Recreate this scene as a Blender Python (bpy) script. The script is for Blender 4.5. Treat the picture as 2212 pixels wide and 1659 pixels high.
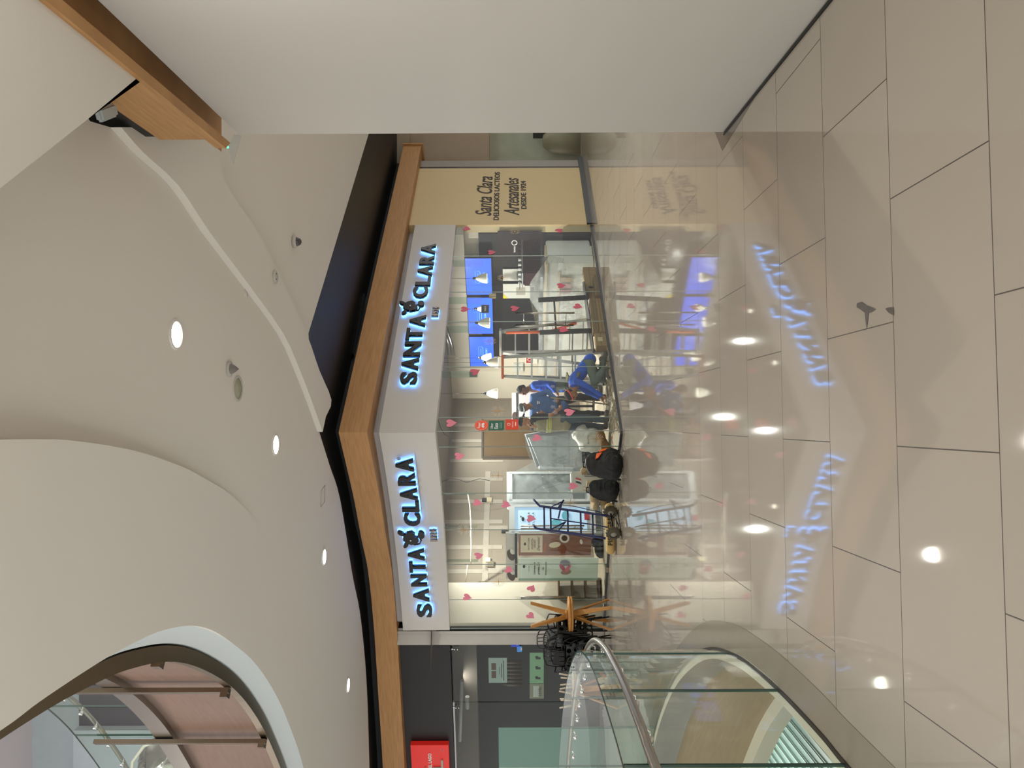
import bpy, bmesh, math, random
from mathutils import Vector, Matrix
from mathutils.geometry import tessellate_polygon
random.seed(7)
for _o in list(bpy.data.objects): bpy.data.objects.remove(_o)
SC = bpy.context.scene; COL = SC.collection
PI = math.pi; V = Vector

# ---------------------------------------------------------------- camera (photo was taken portrait, stored on its side)
F, CX, CY, HC = 1690.0, 1106.0, 829.5, 1.80
ROLL, PITCH = 0.0042, 0.0022
_fw = V((0, math.cos(PITCH), math.sin(PITCH)))
_r0 = V((1, 0, 0)); _u0 = _r0.cross(_fw)
E_R = _r0*math.cos(ROLL) - _u0*math.sin(ROLL)      # photo's true right
E_U = _r0*math.sin(ROLL) + _u0*math.cos(ROLL)      # photo's true up
CAMP = V((0, 0, HC))
cd = bpy.data.cameras.new('camera'); cam = bpy.data.objects.new('camera', cd); COL.objects.link(cam)
cd.sensor_fit = 'HORIZONTAL'; cd.sensor_width = 36.0; cd.lens = 36.0*F/2212.0; cd.clip_start = .05; cd.clip_end = 200
_x, _y, _z = -E_U, E_R, -_fw
cam.matrix_world = Matrix(((_x.x, _y.x, _z.x, CAMP.x), (_x.y, _y.y, _z.y, CAMP.y), (_x.z, _y.z, _z.z, CAMP.z), (0, 0, 0, 1)))
SC.camera = cam
SC.view_settings.view_transform = 'Standard'; SC.view_settings.look = 'None'
SC.view_settings.exposure = 0.12; SC.view_settings.gamma = 1; SC.view_settings.use_curve_mapping = False

def ray(x, y): return _fw + E_R*((CY-y)/F) + E_U*((CX-x)/F)
def at(x, y, d):
    r = ray(x, y); return CAMP + r*(d/r.y)
def onz(x, y, z):
    r = ray(x, y); return CAMP + r*((z-HC)/r.z)
def onpl(x, y, p, n):
    r = ray(x, y); return CAMP + r*((p-CAMP).dot(n)/r.dot(n))

# ---------------------------------------------------------------- world and added fill lights
W_ = bpy.data.worlds.new('world'); SC.world = W_; W_.use_nodes = True
bg = W_.node_tree.nodes['Background']; bg.inputs[0].default_value = (1.0, .98, .95, 1); bg.inputs[1].default_value = 1.38

ADDED_FILL = [((-5.5, 3.4, -1.0), 80, 4, (.12, .25, 1)), ((0, -4.5, 1.2), 110, 3, (0, .75, .66)), ((-6, -3, 1.2), 40, 3, (.2, .7, .7))]  # unseen fill lamps, added to lift the ceilings from below and behind
def lamp(kind, loc, power, size=.3, color=(1, .96, .91), aim=(0, 0, -1), spot=2.4, blend=.6):
    l = bpy.data.lights.new('light', kind); o = bpy.data.objects.new('light', l); COL.objects.link(o)
    l.energy = power; l.color = color; o.location = loc
    o.rotation_euler = V(aim).to_track_quat('-Z', 'Y').to_euler()
    if kind == 'AREA': l.shape = 'DISK'; l.size = size
    else: l.shadow_soft_size = size
    if kind == 'SPOT': l.spot_size = spot; l.spot_blend = blend
    return o

for _l, _e, _s, _a in ADDED_FILL: lamp('AREA', _l, _e, _s, aim=_a)
# ---------------------------------------------------------------- materials
def lin(c):
    if isinstance(c, str):
        c = c.lstrip('#'); c = [int(c[i:i+2], 16)/255 for i in (0, 2, 4)]
        return tuple(x/12.92 if x <= .04045 else ((x+.055)/1.055)**2.4 for x in c)
    return tuple(c)
_mats = {}
def mat(name, col, rough=.6, metal=0, var=.06, scale=6, emit=None, es=0, bump=0, stretch=(1, 1, 1), ior=1.45, spec=.5, col2=None, detail=3):
    if name in _mats: return _mats[name]
    m = bpy.data.materials.new(name); m.use_nodes = True; nt = m.node_tree; b = nt.nodes['Principled BSDF']
    c = lin(col); b.inputs['Roughness'].default_value = rough; b.inputs['Metallic'].default_value = metal
    b.inputs['IOR'].default_value = ior; b.inputs['Specular IOR Level'].default_value = spec
    tc = nt.nodes.new('ShaderNodeTexCoord'); mp = nt.nodes.new('ShaderNodeMapping'); mp.inputs['Scale'].default_value = stretch
    n = nt.nodes.new('ShaderNodeTexNoise'); n.inputs['Scale'].default_value = scale; n.inputs['Detail'].default_value = detail
    r = nt.nodes.new('ShaderNodeMix'); r.data_type = 'RGBA'
    c2 = lin(col2) if col2 else tuple(min(1, x*(1+var)) for x in c); c1 = c if col2 else tuple(x*(1-var) for x in c)
    r.inputs[6].default_value = (*c1, 1); r.inputs[7].default_value = (*c2, 1)
    nt.links.new(tc.outputs['Object'], mp.inputs[0]); nt.links.new(mp.outputs[0], n.inputs['Vector'])
    nt.links.new(n.outputs['Fac'], r.inputs[0]); nt.links.new(r.outputs[2], b.inputs['Base Color'])
    if bump:
        bp = nt.nodes.new('ShaderNodeBump'); bp.inputs['Strength'].default_value = bump; bp.inputs['Distance'].default_value = .01
        nt.links.new(n.outputs['Fac'], bp.inputs['Height']); nt.links.new(bp.outputs[0], b.inputs['Normal'])
    if emit: b.inputs['Emission Color'].default_value = (*lin(emit), 1); b.inputs['Emission Strength'].default_value = es
    _mats[name] = m; return m
def glassmat(name, tint='#dfeee6', refl=1.0, rough=0.0, ior=1.5, milky=0, mcol='#d8e8e0'):
    if name in _mats: return _mats[name]
    m = bpy.data.materials.new(name); m.use_nodes = True; nt = m.node_tree; nt.nodes.clear()
    out = nt.nodes.new('ShaderNodeOutputMaterial'); t = nt.nodes.new('ShaderNodeBsdfTransparent'); t.inputs[0].default_value = (*lin(tint), 1)
    g = nt.nodes.new('ShaderNodeBsdfGlossy'); g.inputs['Roughness'].default_value = rough; g.inputs[0].default_value = (refl, refl, refl, 1)
    fr = nt.nodes.new('ShaderNodeFresnel'); fr.inputs[0].default_value = ior; mx = nt.nodes.new('ShaderNodeMixShader')
    geo = nt.nodes.new('ShaderNodeNewGeometry')
    src = t
    if milky:
        df = nt.nodes.new('ShaderNodeBsdfDiffuse'); df.inputs[0].default_value = (*lin(mcol), 1)
        nz = nt.nodes.new('ShaderNodeTexNoise'); nz.inputs['Scale'].default_value = 5; nz.inputs['Detail'].default_value = 4
        tc = nt.nodes.new('ShaderNodeTexCoord'); nt.links.new(tc.outputs['Object'], nz.inputs['Vector'])
        ml = nt.nodes.new('ShaderNodeMath'); ml.operation = 'MULTIPLY'; ml.inputs[1].default_value = milky*2; ml.use_clamp = True
        nt.links.new(nz.outputs['Fac'], ml.inputs[0])
        m2 = nt.nodes.new('ShaderNodeMixShader'); nt.links.new(ml.outputs[0], m2.inputs[0]); nt.links.new(t.outputs[0], m2.inputs[1]); nt.links.new(df.outputs[0], m2.inputs[2]); src = m2
    # fresnel only on faces seen from outside: a pane is a thin solid
    mm = nt.nodes.new('ShaderNodeMath'); mm.operation = 'MULTIPLY'; inv = nt.nodes.new('ShaderNodeMath'); inv.operation = 'SUBTRACT'; inv.inputs[0].default_value = 1
    nt.links.new(geo.outputs['Backfacing'], inv.inputs[1]); nt.links.new(fr.outputs[0], mm.inputs[0]); nt.links.new(inv.outputs[0], mm.inputs[1])
    nt.links.new(mm.outputs[0], mx.inputs[0]); nt.links.new(src.outputs[0], mx.inputs[1]); nt.links.new(g.outputs[0], mx.inputs[2]); nt.links.new(mx.outputs[0], out.inputs[0])
    _mats[name] = m; return m
WHITE = mat('white plaster', '#d9d4cc', .7, var=.015, scale=1.2)
WHITE2 = mat('bright plaster', '#b6b2ab', .6, var=.015, scale=2)
BLACK = mat('black paint', '#0a0a0b', .5, var=.2)
BLACKG = mat('satin black', '#0c0c0e', .25, var=.1)
STEEL = mat('brushed steel', '#a09a90', .28, 1, var=.06, scale=30)
STEELD = mat('bronze steel', '#8a7b68', .3, 1, var=.1, scale=12)
CHROME = mat('chrome', '#d8d8d6', .08, 1, var=.01)
DARKM = mat('dark metal', '#1b1c1e', .4, .6)
GLASS = glassmat('clear glass', '#f5f9f7', .6)
GLASSG = glassmat('green railing glass', '#f1f7f3', .9)
GEDGE = mat('glass edge', '#2c423a', .15, var=.05)
def woodmat(name, a, b, rough=.45, vert=False):
    if name in _mats: return _mats[name]
    m = mat(name, a, rough, col2=b, scale=3.2, stretch=(6, 6, .7) if vert else (.8, .8, 11), detail=6)
    return m
WOOD = woodmat('oak laminate', '#96693b', '#c99a64')
WOODB = woodmat('brown laminate', '#574234', '#6f5646')
TABW = woodmat('honey wood', '#9a6428', '#c08a48', vert=True)

# ---------------------------------------------------------------- mesh helpers
class B:
    def __init__(s): s.bm = bmesh.new()
    def face(s, pts):
        try: return s.bm.faces.new([s.bm.verts.new(V(p)) for p in pts])
        except Exception: return None
    def poly(s, pts, holes=()):
        loops = [[V(p) for p in pts]] + [[V(p) for p in h] for h in holes]
        if holes:
            es = []
            for l in loops:
                vs = [s.bm.verts.new(p) for p in l]
                es += [s.bm.edges.new((vs[i], vs[(i+1) % len(vs)])) for i in range(len(vs)) if (vs[i].co-vs[(i+1) % len(vs)].co).length > 1e-5]
            bmesh.ops.triangle_fill(s.bm, use_beauty=True, edges=es); return s
        flat = [p for l in loops for p in l]; vs = [s.bm.verts.new(p) for p in flat]
        for t in tessellate_polygon(loops):
            try: s.bm.faces.new([vs[i] for i in t])
            except Exception: pass
        return s
    def hexa(s, a, b):          # two quads (lists of 4), joined
        A = [s.bm.verts.new(V(p)) for p in a]; Q = [s.bm.verts.new(V(p)) for p in b]
        s.bm.faces.new(A[::-1]); s.bm.faces.new(Q)
        for i in range(4): s.bm.faces.new((A[i], A[(i+1) % 4], Q[(i+1) % 4], Q[i]))
        return s
    def box(s, c, d, rz=0, M=None, bev=0):
        c = V(c); hx, hy, hz = d[0]/2, d[1]/2, d[2]/2; R = Matrix.Rotation(rz, 3, 'Z') if M is None else M
        vs = [s.bm.verts.new(c + R @ V((i*hx, j*hy, k*hz))) for k in (-1, 1) for i, j in ((-1, -1), (1, -1), (1, 1), (-1, 1))]
        fs = [s.bm.faces.new([vs[i] for i in q]) for q in ((3, 2, 1, 0), (4, 5, 6, 7), (0, 1, 5, 4), (1, 2, 6, 5), (2, 3, 7, 6), (3, 0, 4, 7))]
        if bev:
            es = list({e for f in fs for e in f.edges}); bmesh.ops.bevel(s.bm, geom=es, offset=bev, segments=2, affect='EDGES', clamp_overlap=True)
        return s
    def prism(s, pts, vec):     # planar polygon extruded by vec
        pts = [V(p) for p in pts]; vec = V(vec); n = len(pts)
        A = [s.bm.verts.new(p) for p in pts]; Q = [s.bm.verts.new(p+vec) for p in pts]
        for t in tessellate_polygon([pts]):
            try: s.bm.faces.new([A[i] for i in t][::-1]); s.bm.faces.new([Q[i] for i in t])
            except Exception: pass
        for i in range(n):
            try: s.bm.faces.new((A[i], A[(i+1) % n], Q[(i+1) % n], Q[i]))
            except Exception: pass
        return s
    def tube(s, pts, r, n=10, cap=True, closed=False):
        pts = [V(p) for p in pts]; rs = r if isinstance(r, (list, tuple)) else [r]*len(pts); rings = []; up = None
        m = len(pts)
        for i, p in enumerate(pts):
            a = pts[i-1] if (i or closed) else p; b = pts[(i+1) % m] if (i < m-1 or closed) else p
            d = (b-a)
            if d.length < 1e-9: d = V((0, 0, 1))
            d.normalize()
            if up is None: up = V((0, 0, 1)) if abs(d.z) < .9 else V((1, 0, 0))
            x = d.cross(up)
            if x.length < 1e-6: x = d.orthogonal()
            x.normalize(); y = x.cross(d); up = y
            rings.append([s.bm.verts.new(p + (x*math.cos(k*2*PI/n) + y*math.sin(k*2*PI/n))*rs[i]) for k in range(n)])
        for i in range(m if closed else m-1):
            A, Q = rings[i], rings[(i+1) % m]
            for k in range(n):
                f = s.bm.faces.new((A[k], A[(k+1) % n], Q[(k+1) % n], Q[k])); f.smooth = True
        if cap and not closed: s.bm.faces.new(rings[0][::-1]); s.bm.faces.new(rings[-1])
        return s
    def lathe(s, prof, c=(0, 0, 0), n=24, axis='Z', M=None):
        c = V(c); rings = []
        R = M or (Matrix.Identity(3) if axis == 'Z' else (Matrix.Rotation(PI/2, 3, 'Y') if axis == 'X' else Matrix.Rotation(-PI/2, 3, 'X')))
        for r, z in prof:
            rings.append([s.bm.verts.new(c + R @ V((r*math.cos(k*2*PI/n), r*math.sin(k*2*PI/n), z))) for k in range(n)] if r > 1e-6 else [s.bm.verts.new(c + R @ V((0, 0, z)))])
        for A, Q in zip(rings, rings[1:]):
            for k in range(n):
                q = [A[k % len(A)], A[(k+1) % len(A)], Q[(k+1) % len(Q)], Q[k % len(Q)]]; q2 = []
                for v in q:
                    if v not in q2: q2.append(v)
                if len(q2) > 2:
                    try: s.bm.faces.new(q2).smooth = True
                    except Exception: pass
        return s
    def sphere(s, c, r, n=14, sc=(1, 1, 1), M=None):
        k = n//2; R = M or Matrix.Identity(3)
        mm = bmesh.ops.create_uvsphere(s.bm, u_segments=n, v_segments=k, radius=1)
        for v in mm['verts']: v.co = V(c) + R @ V((v.co.x*r*sc[0], v.co.y*r*sc[1], v.co.z*r*sc[2]))
        for f in {f for v in mm['verts'] for f in v.link_faces}: f.smooth = True
        return s
    def strip(s, P, Q):         # ribbon between two polylines
        a = [s.bm.verts.new(V(p)) for p in P]; b = [s.bm.verts.new(V(p)) for p in Q]
        for i in range(len(a)-1):
            try: s.bm.faces.new((a[i], a[i+1], b[i+1], b[i]))
            except Exception: pass
        return s
    def wall(s, pts, z0, z1, th=0, left=True):   # vertical wall over a plan polyline, optional thickness
        if not th: return s.strip([(p[0], p[1], z0) for p in pts], [(p[0], p[1], z1) for p in pts])
        q = offs(pts, th if left else -th)
        o = [[(p[0], p[1], z0) for p in pts], [(p[0], p[1], z1) for p in pts], [(p[0], p[1], z1) for p in q], [(p[0], p[1], z0) for p in q]]
        vs = [[s.bm.verts.new(V(p)) for p in l] for l in o]
        for i in range(len(pts)-1):
            for k in range(4): s.bm.faces.new((vs[k][i], vs[k][i+1], vs[(k+1) % 4][i+1], vs[(k+1) % 4][i]))
        for i in (0, -1): s.bm.faces.new([vs[k][i] for k in range(4)])
        return s
    def mesh(s, me, M):
        t = me.copy(); t.transform(M); s.bm.from_mesh(t); bpy.data.meshes.remove(t); return s
def offs(pts, d):               # offset a plan polyline to its left by d
    out = []; n = len(pts)
    for i in range(n):
        a = V(pts[max(i-1, 0)][:2]); b = V(pts[i][:2]); c = V(pts[min(i+1, n-1)][:2])
        d1 = (b-a).normalized() if i else (c-b).normalized(); d2 = (c-b).normalized() if i < n-1 else d1
        n1 = V((-d1.y, d1.x)); n2 = V((-d2.y, d2.x)); m = (n1+n2)
        m = m/max(m.length_squared/2, .2) if m.length > 1e-6 else n1
        q = b + m*d; out.append((q.x, q.y))
    return out
def smooth(pts, k=6):           # Catmull-Rom through plan points
    P = [V(p) for p in pts]; P = [P[0]*2-P[1]]+P+[P[-1]*2-P[-2]]; out = []
    for i in range(1, len(P)-2):
        for j in range(k):
            t = j/k; a, b, c, d = P[i-1], P[i], P[i+1], P[i+2]
            out.append(.5*((2*b)+(c-a)*t+(2*a-5*b+4*c-d)*t*t+(3*b-a-3*c+d)*t**3))
    out.append(P[-2]); return out
_rootM = {}
def obj(name, b, m, parent=None, world=False, label=None, cat=None, group=None, kind=None, fix=True):
    bm = b.bm if isinstance(b, B) else b
    if fix: bmesh.ops.remove_doubles(bm, verts=bm.verts, dist=1e-5); bmesh.ops.recalc_face_normals(bm, faces=bm.faces)
    me = bpy.data.meshes.new(name); bm.to_mesh(me); bm.free()
    for mm in (m if isinstance(m, (list, tuple)) else [m]): me.materials.append(mm)
    o = bpy.data.objects.new(name, me); COL.objects.link(o)
    if parent:
        o.parent = parent
        if world:
            P = parent; M = Matrix.Identity(4)
            while P: M = _rootM.get(P, Matrix.Translation(P.location)) @ M; P = P.parent
            me.transform(M.inverted())
    else:
        if me.vertices:
            xs = [v.co for v in me.vertices]; c = V(((min(p.x for p in xs)+max(p.x for p in xs))/2, (min(p.y for p in xs)+max(p.y for p in xs))/2, min(p.z for p in xs)))
            me.transform(Matrix.Translation(-c)); o.location = c; _rootM[o] = Matrix.Translation(c)
    if parent: _rootM[o] = Matrix.Identity(4)
    tag(o, label, cat, group, kind); return o
def tag(o, label=None, cat=None, group=None, kind=None):
    if label: o['label'] = label
    if cat: o['category'] = cat
    if group: o['group'] = group
    if kind: o['kind'] = kind
    return o
def root(name, loc, label, cat, group=None, rz=0):
    o = bpy.data.objects.new(name, None); COL.objects.link(o); o.location = loc; o.rotation_euler = (0, 0, rz)
    o.empty_display_size = .1; _rootM[o] = Matrix.Translation(V(loc)) @ Matrix.Rotation(rz, 4, 'Z')
    return tag(o, label, cat, group)
def struct(name, b, m): return obj(name, b, m, kind='structure')
def dup(r, loc=None, rz=None, label=None, group=None):
    c = r.copy(); COL.objects.link(c)
    if loc is not None: c.location = loc
    if rz is not None: c.rotation_euler = (0, 0, rz)
    if label: c['label'] = label
    if group: c['group'] = group
    for ch in list(r.children):
        d = ch.copy(); COL.objects.link(d); d.parent = c
        for g in list(ch.children): e = g.copy(); COL.objects.link(e); e.parent = d
    return c
_txt = {}
def text(s, off=0.0, ext=.0, shear=0.0):      # unit text mesh: centred, cap height ~1, facing +Z
    k = (s, off, ext, shear)
    if k in _txt: return _txt[k]
    cu = bpy.data.curves.new('t', 'FONT'); cu.body = s; cu.size = 1; cu.offset = off; cu.extrude = ext; cu.shear = shear; cu.resolution_u = 3
    cu.align_x = 'LEFT'; cu.space_line = 1
    o = bpy.data.objects.new('t', cu); COL.objects.link(o); bpy.context.view_layer.update()
    me = bpy.data.meshes.new_from_object(o.evaluated_get(bpy.context.evaluated_depsgraph_get()))
    bpy.data.objects.remove(o); bpy.data.curves.remove(cu)
    xs = [v.co.x for v in me.vertices]; ys = [v.co.y for v in me.vertices]
    w, h = max(xs)-min(xs), max(ys)-min(ys)
    me.transform(Matrix.Translation((-(min(xs)+w/2), -(min(ys)+h/2), 0))); _txt[k] = (me, w, h); return _txt[k]
def frame(p, right, up=(0, 0, 1)):            # matrix whose X=right, Y=up, Z=right x up
    r = V(right).normalized(); u = V(up); u = (u-r*u.dot(r)).normalized(); n = r.cross(u); p = V(p)
    return Matrix(((r.x, u.x, n.x, p.x), (r.y, u.y, n.y, p.y), (r.z, u.z, n.z, p.z), (0, 0, 0, 1)))
def puttext(b, s, M, w=None, h=None, off=0, ext=.0, shear=0, cx=0, cy=0, cz=0):
    me, tw, th = text(s, off, ext, shear)
    sx = w/tw if w else h/th; sy = h/th if h else sx
    b.mesh(me, M @ Matrix.Translation((cx, cy, cz)) @ Matrix.Diagonal((sx, sy, 1, 1))); return b

# ---------------------------------------------------------------- plan of the place
CORN = onz(1345, 933, 0)
E1 = V((.672, .741, 0)).normalized(); E2 = V((-E1.y, E1.x, 0))
def S(t, s, z=0): return CORN + E1*t + E2*s + V((0, 0, z))
NR = V((E1.y, -E1.x, 0))                      # outward normal of the right facade
def t_at(y, s=0):                             # store-frame t where the view ray of photo row y meets the line s
    k = (CY-y)/F; p = CORN+E2*s; return (k*p.y-p.x)/(E1.x-k*E1.y)
def s_at(y, t):
    k = (CY-y)/F; p = CORN+E1*t; return (k*p.y-p.x)/(E2.x-k*E2.y)
_P0, _P1 = V((CORN.x, CORN.y)), V((-4.90, 15.65)); _PM = V((-2.72, 14.50)); _PC = 2*_PM-.5*(_P0+_P1)
def LF(u): return (1-u)**2*_P0 + 2*u*(1-u)*_PC + u*u*_P1
def LT(u): return (2*(1-u)*(_PC-_P0)+2*u*(_P1-_PC)).normalized()
def u_at(y):
    k = (CY-y)/F; lo, hi = -.2, 1.6
    for _ in range(40):
        m = (lo+hi)/2; p = LF(m)
        if p.x/p.y > k: lo = m
        else: hi = m
    return (lo+hi)/2
def onR(x, y, out=0.0):                       # photo pixel -> right glass plane, `out` metres in front
    return onpl(x, y, CORN+NR*out, NR)
def onL(x, y, out=0.0):
    u = u_at(y); p = LF(u); t = LT(u); n = V((t.y, -t.x, 0)); n = n if n.y < 0 else -n
    return onpl(x, y, V((p.x, p.y, 0))+n*out, n), -V((t.x, t.y, 0)), n
ZG, ZF0, ZF1 = 3.12, 3.10, 4.03
# ================================================================ STRUCTURE
CEIL = 4.80
# floor opening (atrium) plan, clockwise seen from above: right edge going away, round the tip, back edge to the left
OPEN = [(-2.02, .2), (-2.05, 3.2), (-2.06, 4.22), (-2.05, 4.6), (-2.07, 5.27), (-2.12, 5.82), (-2.2, 6.36), (-2.4, 7.12), (-2.72, 7.85), (-3.26, 8.75), (-3.87, 9.50), (-4.55, 10.15), (-5.6, 10.95), (-7.2, 11.8), (-9.5, 12.6)]
OP = [(p.x, p.y) for p in smooth(OPEN, 5)]
def closed(path): return list(path)+[(-10.5, 12.6), (-10.5, .2)]
# polished floor tile
def tilemat():
    m = mat('polished floor tile', '#9a9184', .05, var=.03, scale=1.5, ior=1.6); nt = m.node_tree; L = nt.links; N = nt.nodes.new
    b = nt.nodes['Principled BSDF']; base = b.inputs['Base Color'].links[0].from_socket
    g = N('ShaderNodeNewGeometry'); mp = N('ShaderNodeMapping'); mp.vector_type = 'TEXTURE'
    p = onz(1937.5, 964, 0); mp.inputs['Location'].default_value = (p.x, p.y, 0); mp.inputs['Rotation'].default_value = (0, 0, math.atan(.0482))
    L.new(g.outputs['Position'], mp.inputs[0]); sp = N('ShaderNodeSeparateXYZ'); L.new(mp.outputs[0], sp.inputs[0])
    def mt(op, a, c=None, d=None):
        n = N('ShaderNodeMath'); n.operation = op
        for i, q in enumerate((a, c, d)):
            if q is None: continue
            if isinstance(q, (int, float)): n.inputs[i].default_value = q
            else: L.new(q, n.inputs[i])
        return n.outputs[0]
    RW, LN = .779, 1.176
    v = mt('DIVIDE', sp.outputs['Y'], RW); row = mt('FLOOR', v); fv = mt('SUBTRACT', v, row)
    hf = mt('MULTIPLY', mt('FLOORED_MODULO', row, 2.0), .5)
    u = mt('ADD', mt('DIVIDE', sp.outputs['X'], LN), hf); u = mt('ADD', u, .5); cu = mt('FLOOR', u); fu = mt('SUBTRACT', u, cu)
    du = mt('MULTIPLY', mt('MINIMUM', fu, mt('SUBTRACT', 1.0, fu)), LN); dv = mt('MULTIPLY', mt('MINIMUM', fv, mt('SUBTRACT', 1.0, fv)), RW)
    dd = mt('MINIMUM', du, dv); mask = mt('LESS_THAN', dd, .0028)
    # per tile tone
    cb = N('ShaderNodeCombineXYZ'); L.new(cu, cb.inputs[0]); L.new(row, cb.inputs[1]); wn = N('ShaderNodeTexWhiteNoise'); wn.noise_dimensions = '2D'; L.new(cb.outputs[0], wn.inputs['Vector'])
    hs = N('ShaderNodeHueSaturation'); L.new(base, hs.inputs['Color']); L.new(mt('ADD', mt('MULTIPLY', wn.outputs['Value'], .06), .97), hs.inputs['Value'])
    mx = N('ShaderNodeMix'); mx.data_type = 'RGBA'; L.new(mask, mx.inputs[0]); L.new(hs.outputs[0], mx.inputs[6]); mx.inputs[7].default_value = (*lin('#3a332b'), 1); L.new(mx.outputs[2], b.inputs['Base Color'])
    L.new(mt('ADD', mt('MULTIPLY', mask, .6), .045), b.inputs['Roughness'])
    return m
TILE = tilemat()
struct('floor', B().poly([(-14, -6, 0), (14, -6, 0), (14, 30, 0), (-14, 30, 0)], [[(*p, 0) for p in closed(OP)]]), TILE)
CURB = mat('grey stone kerb', '#857c6e', .12, var=.05, scale=8)
CREAM = mat('cream edge', '#b9b09c', .3, var=.04)
cu_o = offs(OP, -.23)
struct('trim_1', B().strip([(*p, .003) for p in OP], [(*p, .003) for p in cu_o]), CURB)
# slab edge of the opening, below floor
def ring(a0, z0, a1, z1): return [(*p, z0) for p in offs(OP, a0)], [(*p, z1) for p in offs(OP, a1)]
struct('trim_2', B().strip(*ring(.0, 0.003, .10, -.0)), CREAM)
struct('trim_3', B().strip(*ring(.10, 0, .10, -.34)), mat('steel edge', '#77736b', .35, .4))
struct('wall_atrium_fascia', B().strip(*ring(.08, -.34, .08, -1.25)), woodmat('amber laminate', '#7c6443', '#97805c'))
struct('trim_4', B().strip(*ring(.08, -1.25, .2, -1.3)).strip(*ring(.2, -1.3, .2, -1.5)), CREAM)
struct('ceiling_lower', B().poly([(-14, -6, -1.5), (14, -6, -1.5), (14, 30, -1.5), (-14, 30, -1.5)], [[(*p, -1.5) for p in closed(offs(OP, .2))]]), WHITE)
LOWF = mat('lower floor', '#8a7a60', .12, var=.05, scale=2)
struct('floor_lower', B().poly([(-14, -6, -6), (6, -6, -6), (6, 24, -6), (-14, 24, -6)]), LOWF)
# ---- ceilings
main_edge = [onz(x, y, CEIL) for x, y in ((345, 395), (430, 500), (510, 610), (600, 725), (640, 805), (668, 875), (690, 933))]
left_edge = [onz(x, y, CEIL) for x, y in ((690, 935), (712, 1005), (735, 1080), (761, 1240), (777, 1320), (788, 1420), (794, 1520), (798, 1659))]
strip_o = [(262, 262), (322, 300), (385, 400), (460, 500), (540, 612), (613, 720), (648, 805), (678, 882), (696, 933)]
so = [onz(x, y, CEIL-.08) for x, y in [(262, 275), (310, 330), (385, 400), (452, 500), (535, 612), (613, 722), (650, 805), (676, 873), (697, 933)]]
si = [onz(x, y, CEIL-.08) for x, y in [(440, 275), (470, 330), (492, 402), (556, 500), (613, 612), (663, 722), (690, 800), (716, 864), (704, 900)]]
so = smooth(so, 3); si = smooth(si, 3)
le_0 = onz(690, 934, CEIL)
b0 = onz(240, 290, CEIL); a0 = onz(195, 262, CEIL)
me_ = [(a0.x, a0.y)]+[(p.x, p.y) for p in so]+[(le_0.x, le_0.y)]
le_ = [(p.x, p.y) for p in smooth(left_edge, 4)]
# crease ring round the oculus, lower than the main ceiling and fading into it
CR = [(0, 950), (75, 949), (150, 951), (260, 967), (330, 985), (400, 1011), (450, 1038), (500, 1070), (560, 1130)]
ZR = [.22, .22, .21, .19, .165, .13, .09, .05, 0]
crease = [onz(x, y, CEIL-z) for (x, y), z in zip(CR, ZR)]
crease = [V((crease[0].x+.01, -2, CEIL-.22))]+crease; 
oc_out = offs(OP, -.20)
occl = [p for p in oc_out if p[1] > .1]
outer = [(3.2, -3)] + [(3.2, 2.2), (a0.x+.0, a0.y)] + me_[1:] + le_[1:] + [(-14, 17.4), (-14, -3)]
b = B(); b.poly([(*p, CEIL) for p in outer], [[(*p, CEIL) for p in closed(oc_out)]])
struct('ceiling', b, WHITE)
# ring soffit
crease = [V((crease[1].x, yy_, CEIL-.22)) for yy_ in (.3, 1.6, 2.7, 3.5, 4.1)]+crease[1:]
cre = smooth(crease, 6)
hp_ = [V((h[0], h[1], 0)) for h in oc_out if h[1] > .28]
k_ = max(i for i, h in enumerate(hp_) if h.y < 8.4); hp_ = hp_[:k_+1]
def frac(P, f):
    L_ = [0]
    for a_, b_ in zip(P, P[1:]): L_.append(L_[-1]+(b_-a_).length)
    s_ = f*L_[-1]; i = min(max(q for q in range(len(L_)) if L_[q] <= s_+1e-9), len(P)-2); return P[i].lerp(P[i+1], (s_-L_[i])/(L_[i+1]-L_[i]))
def fl_(P, i): return sum((P[q+1]-P[q]).length for q in range(i))
LT_ = fl_(cre, len(cre)-1)
inner = [frac(hp_, fl_(cre, i)/LT_) for i in range(len(cre))]
inner = [V((q.x, q.y, min(CEIL-.004, c.z))) for q, c in zip(inner, cre)]
_rg = B().strip(cre, inner)
for f_ in _rg.bm.faces: f_.smooth = True
struct('ceiling_ring', _rg, WHITE)
struct('trim_17', B().strip(cre, [(c.x, c.y, CEIL+.01) for c in cre]).strip(inner, [(p.x, p.y, CEIL+.06) for p in inner]).strip([cre[0], inner[0]], [V((cre[0].x, cre[0].y, CEIL)), V((inner[0].x, inner[0].y, CEIL))]), WHITE)
# oculus rim: chamfer lip, steel trim, wood fascia of the upper slab, steel shoe
LIP = mat('pale lip', '#c3cacb', .5, var=.02)
struct('trim_5', B().strip(*ring(-.20, CEIL, -.05, CEIL+.14)).strip(*ring(-.05, CEIL+.14, -.03, CEIL+.3)), LIP)
struct('trim_6', B().strip(*ring(-.03, CEIL+.15, -.03, CEIL+.36)).strip(*ring(-.03, CEIL+.15, .11, CEIL+.15)).strip(*ring(.11, CEIL+.15, .11, CEIL+.24)).strip(*ring(.11, CEIL+.24, .05, CEIL+.24)), STEELD)
struct('wall_upper_fascia', B().strip(*ring(.05, CEIL+.24, .05, 6.15)), WOODB)
struct('trim_7', B().strip(*ring(.05, 6.15, .12, 6.15)).strip(*ring(.12, 6.15, .12, 6.38)).strip(*ring(.12, 6.38, .02, 6.38)), STEEL)
struct('floor_upper', B().poly([(-16, -6, 6.04), (6, -6, 6.04), (6, 26, 6.04), (-16, 26, 6.04)], [[(*p, 6.04) for p in closed(offs(OP, .04))]]), WHITE)
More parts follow.
